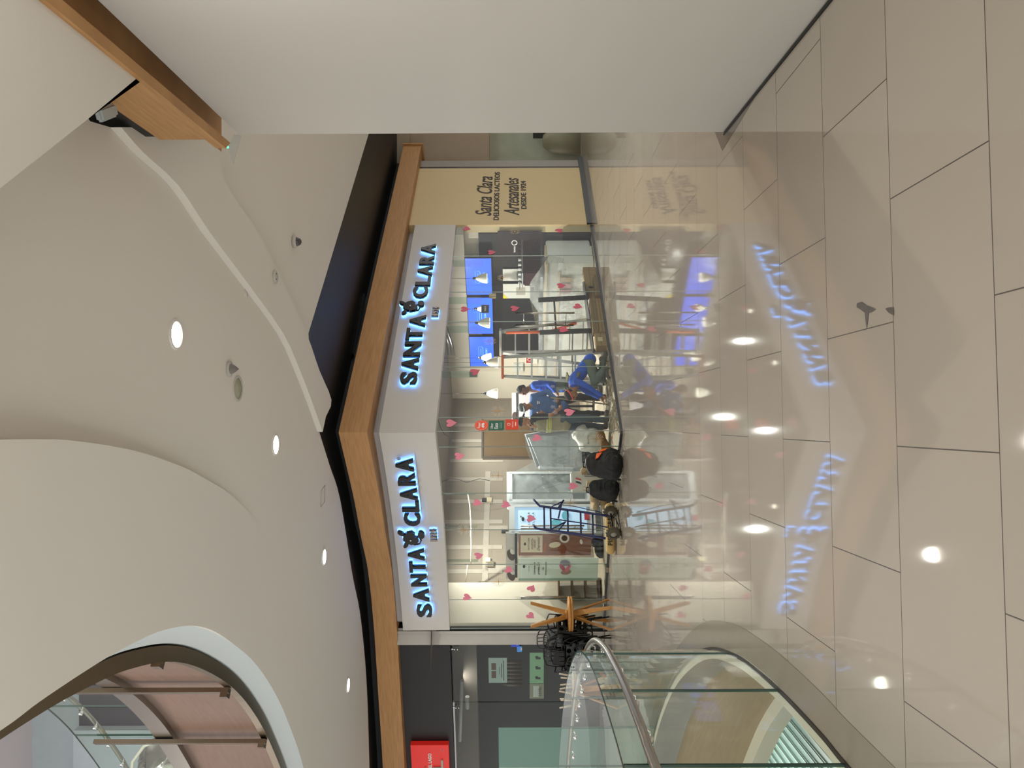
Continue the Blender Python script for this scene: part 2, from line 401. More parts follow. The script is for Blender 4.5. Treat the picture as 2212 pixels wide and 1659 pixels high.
struct('ceiling_upper', B().poly([(-18, -6, 11.2), (8, -6, 11.2), (8, 28, 11.2), (-18, 28, 11.2)]), mat('lilac plaster', '#cfc8cc', .8, var=.02))
struct('wall_upper_back', B().wall([(-18, 17.5), (8, 17.5)], 6.04, 11.2), mat('pale upper wall', '#c9ccd0', .8, var=.02))
# band soffit (drops 8 cm) beside the main ceiling
up = [V((p.x, p.y, CEIL)) for p in so]
mo = [V((*p, CEIL)) for p in me_]
b = B().strip(so, si).strip(so, up).strip(si, [V((p.x, p.y, CEIL+.02)) for p in si])
struct('ceiling_band', b, WHITE)
# right ceiling
rc = [(p.x, p.y, CEIL) for p in si]
q1 = onz(780, 345, CEIL); q0 = onz(667, 720, CEIL)
dr = (q1-q0).normalized(); qa = q0-dr*3.0
struct('ceiling_right', B().poly([(p[0]-.05, p[1], CEIL+.005) for p in rc if p[1] < 11.6] + [tuple(q0-dr*.0+V((0, 0, .005))), tuple(q0+dr*12+V((0, 0, .005))), (14, 6, CEIL+.005), (3.4, 4, CEIL+.005)]), WHITE)
# near bulkhead ceiling
n0, n1, n2 = onz(310, 157, 4.2), onz(190, 257, 4.2), onz(0, 407, 4.2)
nd = (n2-n1).normalized(); nf = n2+nd*4
struct('ceiling_near', B().poly([tuple(n0), tuple(n1), tuple(n2), tuple(nf), (nf.x, -5, 4.2), (1.955, -5, 4.2), (1.955, n0.y-.05, 4.2)]).strip([n0, n1, n2, nf], [V((p.x, p.y, 5.0)) for p in (n0, n1, n2, nf)]), WHITE)
# near wall on the right
wb0, wb1 = onz(1790, 0, 0), onz(1564, 285, 0)
wd = (wb1-wb0).normalized(); wa = wb0-wd*5
WX = wb1.x
wt1 = onpl(513, 288, wb1, V((1, 0, 0)))
b = B(); zt = wt1.z
wallp = [(wa.x, wa.y), (wb1.x, wb1.y), (wb1.x+.9, wb1.y+.35), (14, wb1.y+.35), (14, wa.y)]
b.poly([(*p, zt) for p in wallp]); wl = wallp+[wallp[0]]
b.wall(wl, 0.0, zt); struct('wall_right', b, WHITE2)
struct('baseboard_right', B().wall([(wa.x-.012, wa.y), (wb1.x-.012, wb1.y-.01)], 0.0, .012, .02), BLACK)
# floor inlay triangle at the wall's foot
struct('trim_8', B().poly([tuple(onz(x, y, .002)) for x, y in ((1655, 170), (1560, 326), (1535, 262), (1577, 262))]), mat('grey inlay', '#6d655c', .1))
# wood clad void edge and beam over the near wall
wx = 1.97
def onx(x, y, X): return onpl(x, y, V((X, 0, 0)), V((1, 0, 0)))
pw = [onx(250, 205, wx), onx(345, 302, wx), onx(450, 302, wx), onx(315, 155, wx)]
z1 = pw[0].z
struct('wall_void_wood', B().prism([(wx, 4.4, 4.21), (wx, pw[1].y, 4.21), (wx, pw[1].y, pw[1].z), (wx, 4.4, pw[1].z)], (.04, 0, 0)), WOOD)
struct('wall_void_black', B().prism([(wx+.01, 4.4, pw[1].z), (wx+.01, pw[1].y-.05, pw[1].z), (wx+.01, pw[1].y-.05, 5.2), (wx+.01, 4.4, 5.2)], (.04, 0, 0)), BLACK)
bm0, bm1 = V((wx+.0, -2, 4.17)), onz(487, 333, 4.17)
struct('wall_void_return', B().poly([(2.02, -2, 4.32), (2.02, wb1.y+.1, 4.32), (2.9, wb1.y+.1, 4.32), (2.9, -2, 4.32)]), WOOD)
struct('trim_9', B().hexa([(1.955, -2, 4.165), (2.03, -2, 4.165), (2.03, bm1.y+.1, 4.165), (1.955, bm1.y, 4.165)], [(1.955, -2, 4.25), (2.03, -2, 4.25), (2.03, bm1.y+.1, 4.25), (1.955, bm1.y, 4.25)]), WOOD)
# black slot above the wood band
struct('ceiling_slot', B().poly([tuple(q0-dr*1.5+V((0, 0, .03))), tuple(q0+dr*12+V((0, 0, .03))), tuple(q0+dr*12+V((-5, 5.6, .03))), (-9, 22, CEIL+.03), (-14, 22, CEIL+.03), (-14, 15.8, CEIL+.03)]+[(p[0]+.0, p[1]-.3, CEIL+.03) for p in le_[::-1]]), BLACK)
# ---- wood band
wR = [(S(t, 0) + NR*.27) for t in (-.0, 10.1)]
wc = at(731, 934, 12.62)
wpathR = [(wc.x, wc.y), (wR[1].x, wR[1].y)]
wl_pts = [(wc.x, wc.y)] + [(lambda p: (p.x, p.y))(onz(x, y, 4.63)) for x, y in ((748, 1005), (765, 1080), (780, 1160), (796, 1240), (808, 1360), (817, 1500), (827, 1659), (833, 1850))]
wpathL = [(p.x, p.y) for p in smooth(wl_pts, 4)]
wpathL = [wpathL[0]]+[p for p in wpathL if (V(p)-V(wpathL[0])).length > 1.0]
def band(path, left):
    b = B(); b.wall(path, 4.17, 4.63); q = offs(path, .48 if left else -.48)
    b.strip([(*p, 4.17) for p in path], [(*p, 4.17) for p in q]); b.strip([(*p, 4.63) for p in path], [(*p, 4.63) for p in q])
    b.strip([(*p, 4.17) for p in q], [(*p, 4.63) for p in q]); return b
wall_path = wpathL[::-1][:-1]+wpathR
bR = band(wall_path, True); e = S(10.1, 0)+NR*.27
bR.box(V((e.x, e.y, 4.38))+E1*.02-NR*.2, (.06, .5, .52), math.atan2(E1.y, E1.x))
struct('trim_10', bR, WOOD)
struct('wall_slot_back', B().wall(offs(wall_path, .45), 4.0, 5.2), BLACK)
# ---- fascia of the shop (white box sign band)
FWH = mat('fascia white', '#bfbbb5', .55, var=.02)
tR = t_at(487)
LP = [LF(i/24) for i in range(25)]
lp_ = [(p.x, p.y) for p in LP]
fpath = lp_[::-1]+[tuple(S(tR, 0).xy)]
struct('wall_fascia', B().wall(offs(fpath, -.03), ZF0, ZF1, .18), FWH)
GR = mat('grey reveal', '#a9a6a6', .6, var=.03)
rpath = [(-5.02, 15.95)]+lp_[::-1]+[tuple(S(9.9, 0).xy)]
struct('wall_reveal', B().wall(offs(rpath, .17), ZF0+.1, 4.18), GR)
# beige wall right of the glass, pillar, far right shop
BEIGE = mat('beige wall', '#c9b489', .6, var=.03, scale=2)
t1, t2 = t_at(365), t_at(343)
struct('wall_beige', B().box((S((tR+t1)/2, .08, 4.17/2)), (t1-tR, .2, 4.17), math.atan2(E1.y, E1.x)), BEIGE)
struct('trim_12', B().box((S((t1+t2)/2+.06, .12, 4.17/2)), (.34, .2, 4.17), math.atan2(E1.y, E1.x)).box((S(t1+.05, .06, 4.17/2)), (.07, .1, 4.17), math.atan2(E1.y, E1.x)), mat('grey pilaster', '#8f8b83', .4))
ep = S(t2, 0); fw_y = ep.y+.25
struct('wall_far_right', B().box((ep.x+2.2, fw_y+.3, (2.42+4.85)/2), (4.4, .4, 4.85-2.42)), mat('beige upper wall', '#9d8d79', .7))
struct('wall_slot_end', B().box((ep.x+2.2, fw_y+.0, 4.7), (4.5, .1, .4)), mat('beige upper wall', '#9d8d79'))
# base rail along the right facade
struct('baseboard_facade', B().box(S(tR/2, .02, .02), (tR, .06, .04), math.atan2(E1.y, E1.x)).box(S((tR+t2)/2, -.03, .06), (t2-tR, .06, .12), math.atan2(E1.y, E1.x)), mat('dark aluminium', '#4a4a4a', .35, .7))
struct('baseboard_left', B().wall(offs([(p.x, p.y) for p in LP], .03), 0, .04, .06, left=False), mat('dark aluminium', '#4a4a4a'))
# ---- shop interior shell  (store frame t,s)
TW, SB = 6.62, 5.45
INT = mat('bare grey-brown plasterboard', '#82786a', .85, var=.05, scale=2)
LIGHTW = mat('cream interior wall', '#cdc3b2', .8, var=.03)
SEAM = mat('joint compound', '#9c9488', .9, var=.12, scale=8)
struct('wall_back', B().box(S((TW-.6)/2+.0, SB+.06, 1.8), (TW+.6+.2, .12, 3.6), math.atan2(E1.y, E1.x)), INT)
struct('wall_side', B().box(S(TW+.06, SB/2+.1, 1.8), (.12, SB+.1, 3.6), math.atan2(E1.y, E1.x)), LIGHTW)
struct('wall_left_end', B().box(S(-.08, SB-.25, 1.6), (.95, .5, 3.2), math.atan2(E1.y, E1.x)), LIGHTW)
struct('ceiling_shop', B().poly([tuple(S(0, .0, 3.48)), tuple(S(TW, 0, 3.48)), tuple(S(TW, SB, 3.48)), tuple(S(-1.4, SB, 3.48)), tuple(V((*LF(1), 3.48))), tuple(V((*LF(.5), 3.48)))]), mat('dusty slab', '#6f6a62', .9))
struct('floor_shop', B().poly([tuple(S(.03, .06, .004)), tuple(S(TW, .06, .004)), tuple(S(TW, SB, .004)), tuple(S(-1.3, SB, .004))]+[(*(LF(i/8)+V((.03, .06))), .004) for i in range(8, 0, -1)]), mat('dusty screed', '#a79a84', .7, var=.2, scale=5, bump=.3, detail=6))
# joint compound bands on the back wall
b = B()
for y in (918, 952, 995, 1035, 1083, 1127, 1182, 1234):
    t = t_at(y, SB); b.box(S(t, SB-.004, 2.75), (.11, .01, 1.35), math.atan2(E1.y, E1.x))
b.box(S(2.35, SB-.004, 2.45), (3.2, .012, .13), math.atan2(E1.y, E1.x))
for t in (1.1, 2.2): b.box(S(t, SB-.004, 2.2), (.13, .012, .5), math.atan2(E1.y, E1.x))
struct('trim_13', b, SEAM)
# dark wall under the menu + beige bulkhead
aE = math.atan2(E1.y, E1.x)
struct('wall_counter_back', B().box(S(TW-.03, 2.05, 1.3), (.06, 3.7, 2.6), aE), mat('black wall tile', '#15171a', .15, var=.2, scale=5))
struct('wall_bulkhead', B().box(S(TW-.18, 2.1, 3.2), (.36, 4.1, .56), aE), mat('bulkhead', '#a79f92', .7))
# ---- dark shop on the left
DK0, DK1 = at(1100, 1387, 16.1), at(1100, 1675, 17.25)
dd = (DK1-DK0).normalized(); dn = V((dd.y, -dd.x, 0)); dn = dn if dn.y < 0 else -dn
def D(a, o, z): return V((DK0.x, DK0.y, 0)) + V((dd.x, dd.y, 0))*a - dn*o + V((0, 0, z))
aD = math.atan2(-dd.y, -dd.x)
struct('wall_left_fascia', B().box(D(2.2, .0, 3.66), (5.2, .12, 1.06), aD), mat('charcoal fascia', '#1c1b1c', .5, var=.05))
pc = at(1100, 1373, 15.95)
struct('trim_14', B().box((pc.x, pc.y, 2.09), (.30, .18, 4.18), .35).box((pc.x+.1, pc.y-.1, 2.09), (.05, .04, 4.18), .35).box((pc.x-.13, pc.y-.12, 2.09), (.03, .03, 4.18), .35), mat('white pilaster', '#c2beb8', .5))
struct('floor_dark', B().poly([tuple(D(-.3, .1, .004)), tuple(D(9, .1, .004)), tuple(D(9, 4, .004)), tuple(D(-.3, 4, .004))]), mat('dark shop floor', '#4d483f', .4))
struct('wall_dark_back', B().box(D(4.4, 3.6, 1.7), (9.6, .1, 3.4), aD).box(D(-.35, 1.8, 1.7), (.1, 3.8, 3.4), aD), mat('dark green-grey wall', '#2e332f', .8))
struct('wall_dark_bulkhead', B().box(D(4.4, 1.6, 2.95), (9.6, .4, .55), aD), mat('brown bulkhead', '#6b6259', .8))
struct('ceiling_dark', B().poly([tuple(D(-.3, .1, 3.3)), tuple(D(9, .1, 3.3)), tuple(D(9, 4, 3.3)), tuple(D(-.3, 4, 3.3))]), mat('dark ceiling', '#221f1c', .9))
# ================================================================ SHOP FRONT
PANES = '#eef5f0'
# panes of the right facade
ys = [932, 902, 793, 695, 631, 553, 489]
nm = ['narrow frameless glass pane on the right of the shop corner', 'wide frameless glass pane in front of the two standing workers', 'glass pane in front of the larger stepladder, left of the door handle', 'glass door leaf with the long steel handle on the right front', 'glass pane in front of the covered counter and brown boxes', 'glass pane at the right end of the front by the coffee machine']
_win = {}
for i in range(6):
    ta, tb = t_at(ys[i]), t_at(ys[i+1])
    o = root('shop_window', tuple(S((ta+tb)/2, 0, 0)), nm[i], 'glass pane', 'panes of the right shop front', aE); _win['R%d' % i] = o
    obj('pane', B().box((0, 0, (ZG+.01)/2), (tb-ta-.012, .012, ZG-.07)), GLASS, o)
    obj('pane_edge', B().box((-(tb-ta)/2+.006, 0, (ZG+.01)/2), (.006, .014, ZG-.07)), mat('pale glass edge', '#8d978f', .2), o)
yl = [934, 965, 1065, 1144, 1219, 1295, 1357]
nm = ['narrow glass pane on the left of the shop corner', 'curved front pane behind the two black backpacks', 'curved front pane behind the blue hand truck', 'glass door leaf with steel handle beside the wood print banner', 'pane in front of the two paper banners', 'glass door leaf with steel handle beside the stacked wooden tables']
for i in range(6):
    ua, ub = u_at(yl[i]), u_at(yl[i+1]); pth = [LF(ua+(ub-ua)*k/4) for k in range(5)]
    c = LF((ua+ub)/2); o = root('shop_window', (c.x, c.y, 0), nm[i], 'glass pane', 'panes of the left shop front'); _win['L%d' % i] = o
    obj('pane', B().wall([(p.x, p.y) for p in pth], .045, ZG-.03, .012), GLASS, o, world=True)
    obj('pane_edge', B().box((pth[-1].x, pth[-1].y, ZG/2), (.012, .014, ZG-.09), .5), mat('pale glass edge', '#8d978f'), o, world=True)
# glass fins (pale green reflections at the head of the panes)
FIN = glassmat('green fin glass', '#e4ede7', .9, milky=.025)
for (x, y, w, h, lb) in ((990, 1071, .28, .62, 'head fin behind the left front near the hanging cable'), (996, 1142, .28, .62, 'head fin behind the left front by the long white tube'), (1000, 1216, .28, .62, 'head fin behind the left front beside the spot reflections')):
    u = u_at(y); p = LF(u); t = LT(u)
    obj('glass_fin', B().box((p.x+.02, p.y+.12, 2.80), (.015, .2, .62)), FIN, label='greenish glass stiffening fin, '+lb, cat='glass fin')
for (y, lb) in ((560, 'rightmost, beside the blue menu screen'), (640, 'above the gold bracket at the right'), (702, 'above the door handle'), (799, 'left end of the menu screens')):
    t = t_at(y); obj('glass_fin', B().box(S(t, .10, 2.78), (.015, .16, .66), aE), FIN, label='greenish glass stiffening fin behind the right front, '+lb, cat='glass fin')
# pull handles
def handle(win, p, n, z0, z1, gap):
    o = _win[win]; o.name = 'glass_door'; del o['group']; n = V(n); c = V((p[0], p[1], 0))
    h = obj('pull_handle', B().tube([c+V((0, 0, z0))+n*gap, c+V((0, 0, z1))+n*gap], .016), STEEL, o, world=True)
    obj('pull_handle', B().tube([c+V((0, 0, z0))-n*gap, c+V((0, 0, z1))-n*gap], .016), STEEL, o, world=True)
    for z in (z0+.16, z1-.16): obj('standoff', B().tube([c+V((0, 0, z))-n*gap, c+V((0, 0, z))+n*gap], .009), CHROME, o, world=True)
handle('R3', S(t_at(690), 0), NR, .62, 1.76, .15)
for wn_, y in (('L3', 1139), ('L5', 1291)):
    p = LF(u_at(y)); handle(wn_, (p.x, p.y), (.35, -.93, 0), .52, 1.68, .13)
# floor pivots
for y, x, lb in ((1296, 1314, 'small grey floor pivot under the glass door by the stacked tables'), (1228, 1308, 'grey floor pivot block under the paper banner')):
    p = at(x, y, LF(u_at(y)).y-.02); obj('door_pivot', B().box((p.x, p.y, .035), (.16, .07, .06), .4, bev=.006), STEEL, label=lb, cat='door pivot')

# ---- stickers
def heart_pts(w):
    P = []
    for k in range(28):
        a = 2*PI*k/28; P.append((16*math.sin(a)**3/34*w, (13*math.cos(a)-5*math.cos(2*a)-2*math.cos(3*a)-math.cos(4*a))/34*w))
    return P
PINKR = mat('rose vinyl', '#c4566a', .5, var=.03); PINKL = mat('pink vinyl', '#df7f94', .5, var=.03)
GOLD = mat('gold vinyl', '#b8853c', .4); PALEV = mat('pale vinyl', '#c9bfae', .5)
def place_on(side, x, y, out=.012):
    if side == 'R': return onR(x, y, out), E1, NR
    p, t, n = onL(x, y, out); return p, t, n
hearts = [('R', 1008, 494, -20, 'high at the right end above the coffee machine'), ('R', 1062, 545, 5, 'just below the right end of the blue screens'), ('R', 1208, 498, 40, 'over the white fridge'),
 ('R', 1212, 617, 10, 'over the brown blocks on the covered counter'), ('R', 1004, 668, 0, 'at the top left of the middle blue screen'), ('R', 1112, 666, 12, 'on the dark wall above the door handle'),
 ('R', 1248, 662, -25, 'low beside the black table frame'), ('R', 1218, 712, -20, 'on the leg of the black table frame'), ('R', 1026, 803, 30, 'beside the green wall box left of the screens'),
 ('R', 974, 914, 5, 'high on the pane right of the shop corner'), ('R', 1230, 890, 15, 'in front of the jeans of the worker in a grey cap'),
 ('L', 992, 985, 8, 'high on the pane left of the shop corner'), ('L', 1160, 946, -20, 'over the wrapped grey cabinet'), ('L', 1238, 1050, 0, 'in front of the paper bags'),
 ('L', 1031, 1086, -15, 'beside the small black wall socket'), ('L', 1093, 1090, -20, 'above the upper handle of the hand truck'), ('L', 1147, 1120, -8, 'over the pale blue lit cooler'),
 ('L', 1034, 1200, 18, 'above the ice cream banners in mid height'), ('L', 1099, 1231, -30, 'at the top edge of the mint banner'), ('L', 1148, 1271, 60, 'right of the steel handle near the stacked tables'),
 ('L', 1009, 1290, -15, 'high beside the last glass pane'), ('L', 1146, 1330, -40, 'behind the upturned table legs')]
for sd, x, y, ang, lb in hearts:
    p, r, n = place_on(sd, x, y); a = math.radians(ang); up = V((0, 0, 1)); rr = r*math.cos(a)+up*math.sin(a); uu = -r*math.sin(a)+up*math.cos(a)
    M = Matrix(((rr.x, uu.x, n.x, p.x), (rr.y, uu.y, n.y, p.y), (rr.z, uu.z, n.z, p.z), (0, 0, 0, 1)))
    w = .21 if sd == 'R' else .20
    b = B().prism([M @ V((q[0]*.9, q[1]*1.05, 0)) for q in heart_pts(w)], n*.002)
    obj('heart_sticker', b, PINKR if sd == 'R' and y < 860 else PINKL, label='pink heart sticker '+lb, cat='sticker', group='heart stickers on the shop glass')
bursts = [('R', 1087, 600, 'below the right blue screen'), ('R', 1058, 737, 'over the left blue screen'), ('R', 1075, 888, 'on the brown wall above the worker in the vest'), ('R', 1112, 500, 'dim one at the right end of the front'),
 ('L', 1288, 948, 'low over the rolled paper'), ('L', 1076, 1027, 'right of the grey wall cable end'), ('L', 1001, 1145, 'high between the spot reflections'), ('L', 1077, 1257, 'above the mint banner'), ('L', 1232, 1086, 'low above the brown paper rolls')]
for sd, x, y, lb in bursts:
    p, r, n = place_on(sd, x, y); M = frame(p, r); R0 = .155
    o = root('sunburst_sticker', tuple(p), 'gold and pale sunburst sticker '+lb, 'sticker', 'sunburst stickers on the shop glass')
    b = B()
    for k in range(4):
        a = k*PI/2; c, s_ = math.cos(a), math.sin(a)
        b.prism([M @ V((c*.012-s_*.006, s_*.012+c*.006, 0)), M @ V((c*R0, s_*R0, 0)), M @ V((c*.012+s_*.006, s_*.012-c*.006, 0))], n*.001)
    b.prism([M @ V((.014*math.cos(k), .014*math.sin(k), 0)) for k in [j*PI/4 for j in range(8)]], n*.001)
    obj('star', b, GOLD, o, world=True)
    b = B()
    for k in range(20):
        if k % 5 == 0: continue
        a = k*2*PI/20; c, s_ = math.cos(a), math.sin(a); i0, i1 = (.06, .125)
        b.prism([M @ V((c*i0-s_*.003, s_*i0+c*.003, 0)), M @ V((c*i1-s_*.003, s_*i1+c*.003, 0)), M @ V((c*i1+s_*.003, s_*i1-c*.003, 0)), M @ V((c*i0+s_*.003, s_*i0-c*.003, 0))], n*.001)
    obj('rays', b, PALEV, o, world=True)
# little daisy outlines in a row at hand height
def daisy(p, r, n, dark=False):
    b = B(); M = frame(p, r)
    for k in range(5):
        a = k*2*PI/5+PI/2; c = V((math.cos(a)*.026, math.sin(a)*.026, 0)); 
        b.tube([M @ (c+V((math.cos(a)*.016*math.cos(q)-math.sin(a)*.011*math.sin(q), math.sin(a)*.016*math.cos(q)+math.cos(a)*.011*math.sin(q), .002))) for q in [j*PI/4 for j in range(8)]], .0022, 4, closed=True)
    return b
for k, y in enumerate((823, 835, 866, 879, 891)):
    obj('daisy_sticker', daisy(onR(1199-(k % 2)*5, y, .012), E1, NR), mat('white line vinyl', '#b9bcc0', .5), label='small white daisy outline sticker in the row at hand height on the right front', cat='sticker', group='daisy outline stickers, right front')
for k, y in enumerate((947, 960, 972, 983, 995, 1006, 1083, 1090)):
    p, r, n = onL(1198, y, .012); obj('daisy_sticker', daisy(p, r, n), mat('grey line vinyl', '#7d8084', .5), label='small grey daisy outline sticker in the row at hand height on the left front', cat='sticker', group='daisy outline stickers, left front')
# delivery stickers at the corner
def sticker_base(x0, y0, x1, y1, out=.012): # corners top-left.. in photo pixels (x down, y left)
    return onR(x0, y1, out), onR(x1, y0, out)
def flat(p, r, n, w, h, shape='rect', th=.002):
    M = frame(p, r); 
    if shape == 'rect': P = [(-w/2, -h/2), (w/2, -h/2), (w/2, h/2), (-w/2, h/2)]
    elif shape == 'round': P = [(w/2*math.cos(a), h/2*math.sin(a)) for a in [k*2*PI/32 for k in range(32)]]
    elif shape == 'tomb': P = [(-w/2, -h/2), (w/2, -h/2)] + [(w/2*math.cos(a), h/2-w/2+w/2*math.sin(a)) for a in [k*PI/12 for k in range(13)]]
    return B().prism([M @ V((*q, 0)) for q in P], n*th), M
WV = mat('white print', '#e8e6e0', .5, var=.01)
p = onR(1040, 919, .012); r = E1
o = root('delivery_sticker', tuple(p), 'round orange delivery sticker with white lettering and moustache', 'sticker')
b, M = flat(p, r, NR, .24, .23, 'round'); obj('disc', b, mat('orange vinyl', '#f0502a', .5), o, world=True)
b = B(); Mo = M @ Matrix.Translation((0, 0, .003)); puttext(b, 'Rappi', Mo, w=.12, off=.02, cy=.035)
b.tube([Mo @ V((.1*math.cos(a), .095*math.sin(a), 0)) for a in [k*2*PI/24 for k in range(24)]], .0016, 4, closed=True)
for sx in (-1, 1):
    b.prism([Mo @ V((sx*q[0], q[1], 0)) for q in ((.0, -.01), (.02, .0), (.045, -.01), (.06, -.035), (.04, -.05), (.01, -.045), (0, -.03))], NR*.001)
obj('print', b, WV, o, world=True)
p = onR(1072, 919, .012)
o = root('delivery_sticker', tuple(p), 'square green delivery sticker with white two-line lettering', 'sticker')
b, M = flat(p, r, NR, .22, .26); obj('panel', b, mat('green vinyl', '#15604b', .5), o, world=True)
b = B(); Mo = M @ Matrix.Translation((0, 0, .003)); puttext(b, 'Uber', Mo, w=.13, off=.01, cx=-.015, cy=.075); puttext(b, 'Eats', Mo, w=.13, off=.02, cx=-.015, cy=.0)
for k in range(2): b.box(Mo @ V((0, -.065-.02*k, 0)), (.13, .001, .003), aE)
obj('print', b, WV, o, world=True)
p = onR(1106, 917, .012)
o = root('delivery_sticker', tuple(p), 'round-topped red-orange delivery sticker below the green one', 'sticker')
b, M = flat(p, r, NR, .24, .21); obj('panel', b, mat('red vinyl', '#d8401f', .5), o, world=True)
b = B(); Mo = M @ Matrix.Translation((0, 0, .003)); b.tube([Mo @ V((x, y, 0)) for x, y in ((-.02, .03), (-.02, .075), (.02, .075), (.028, .052), (.012, .03))], .005, 5, closed=True)
puttext(b, 'DiDi Food', Mo, w=.13, off=.01, cy=-.01); b.box(Mo @ V((.01, -.06, 0)), (.09, .001, .014), aE)
obj('print', b, WV, o, world=True)
# blue card stickers on the dark shop
for x, y, w, h, c, t, lb in ((1113, 1391, .17, .15, '#2c43b4', 'VISA', 'blue square card sticker on the dark shop glass'), (1122, 1402, .10, .14, '#3f7fc4', 'ON', 'small pale blue sticker below the blue card sticker')):
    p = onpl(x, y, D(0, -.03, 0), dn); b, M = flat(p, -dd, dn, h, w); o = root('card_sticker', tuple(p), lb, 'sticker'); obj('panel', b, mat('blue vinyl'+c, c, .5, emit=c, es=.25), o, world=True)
    b = B(); puttext(b, t, M @ Matrix.Translation((0, 0, .003)), w=.07, cy=-.04, off=.02); obj('print', b, WV, o, world=True)

# ---- illuminated signs
LET = mat('black letter face', '#08090d', .22, var=.1); LETS = mat('letter side', '#141416', .35)
HALO = mat('blue halo light', '#8fc4ff', .5, emit='#5aa4ff', es=5.0)
NUMS = mat('brushed numeral', '#8a8078', .3, .8)
def glyph(par, name, s, M, w, h, m1=LET):
    b = B(); puttext(b, s, M @ Matrix.Translation((0, 0, .085)), w=w, h=h, off=.035, ext=.03); obj(name, b, m1, par, world=True)
    b = B(); puttext(b, s, M @ Matrix.Translation((0, 0, .035)), w=w*1.05, h=h*1.05, off=.04, ext=.012); obj(name.replace('letter', 'light_strip').replace('numeral', 'light_strip'), b, HALO, par, world=True)
def blob(par, name, P, M, th, m, z=.06, halo=True):
    obj(name, B().prism([M @ V((x, y, z)) for x, y in P], (M.to_3x3() @ V((0, 0, th)))), m, par, world=True)
    if halo:
        c = (sum(p[0] for p in P)/len(P), sum(p[1] for p in P)/len(P))
        obj('light_strip', B().prism([M @ V((c[0]+(x-c[0])*1.12, c[1]+(y-c[1])*1.12, .02)) for x, y in P], (M.to_3x3() @ V((0, 0, .02)))), HALO, par, world=True)
def el(cx, cy, rx, ry, a=0, n=16): return [(cx+rx*math.cos(t)*math.cos(a)-ry*math.sin(t)*math.sin(a), cy+rx*math.cos(t)*math.sin(a)+ry*math.sin(t)*math.cos(a)) for t in [k*2*PI/n for k in range(n)]]
def sign(name, lb, letters, cow, num, reg, frm):
    o = root(name, tuple(frm(cow[1], cow[0])[0]-V((0, 0, .2))), lb, 'sign', 'backlit shop name signs')
    for s, x, y, w in letters:
        p, r, n = frm(x, y); glyph(o, 'letter', s, frame(p, r), w, .31)
    p, r, n = frm(*cow); M = frame(p, r)
    blob(o, 'cow_head', [(x*1.15, y*1.15) for x, y in ((-.10, .09), (-.03, .15), (.07, .14), (.13, .08), (.15, .0), (.10, -.05), (.04, -.04), (.02, -.09), (-.05, -.10), (-.11, -.06), (-.13, .02))], M, .06, LET)
    blob(o, 'cow_ear', el(-.17, .13, .075, .04, 2.6), M, .05, LET); blob(o, 'cow_ear', el(.12, .20, .075, .04, .9), M, .05, LET)
    blob(o, 'cow_muzzle', el(.09, -.17, .085, .062, .2), M, .06, LET)
    obj('cow_outline', B().tube([M @ V((x, y, .10)) for x, y in ((-.16, -.02), (-.13, -.13), (-.04, -.16), (.03, -.13), (.06, -.09))], .016, 6), LET, o, world=True)
    obj('cow_eye', B().sphere(M @ V((-.02, .03, .135)), .016, 8), WV, o, world=True)
    p, r, n = frm(*num); M = frame(p, r)
    w = .30
    for k, c in enumerate('1924'):
        Mk = M @ Matrix.Translation((-w/2+w*(k+.5)/4, 0, -.02)); glyph(o, 'numeral', c, Mk, .045 if c == '1' else .062, .13, NUMS)
    p, r, n = frm(*reg); M = frame(p, r)
    b = B().tube([M @ V((x, y, .06)) for x, y in el(0, 0, .028, .028)], .006, 5, closed=True); puttext(b, 'R', M @ Matrix.Translation((0, 0, .06)), h=.03, ext=.004); obj('registered_mark', b, NUMS, o, world=True)
fR = lambda x, y: (onpl(x, y, CORN+NR*.03, NR), E1, NR)
def fL(x, y):
    p, t, n = onL(x, y, .03); return p, t, n
Rl = []
for s, y0, y1, xc, yy in (('S', 838, 812, 889, 0), ('A', 808, 781, 892, 0), ('N', 779, 746, 897, 0), ('T', 744, 717, 901, 0), ('A', 714, 689, 908, 0), ('C', 652, 628, 914, 0), ('L', 626, 605, 920, 0), ('A', 604, 582, 924, 0), ('R', 580, 560, 928, 0), ('A', 557, 535, 931, 0)):
    Rl.append((s, xc-5, (y0+y1)/2, (t_at(y1)-t_at(y0))*.93))
sign('shop_sign', 'black letter shop name with blue backlight on the right shop fascia', Rl, (891, 671), (941, 680), (914, 540), fR)
def wL(y0, y1): return (LF(u_at(y0))-LF(u_at(y1))).length
Ll = []
for s, y0, y1, xc in (('S', 1326, 1298, 921), ('A', 1293, 1265, 914), ('N', 1259, 1234, 909), ('T', 1229, 1206, 906), ('A', 1203, 1178, 903), ('C', 1128, 1101, 895), ('L', 1097, 1074, 891), ('A', 1073, 1047, 887), ('R', 1040, 1014, 882), ('A', 1010, 983, 878)):
    Ll.append((s, xc-3, (y0+y1)/2, wL(y0, y1)*.95))
sign('shop_sign', 'black letter shop name with blue backlight on the left shop fascia', Ll, (892, 1155), (937, 1151), (862, 985), fL)

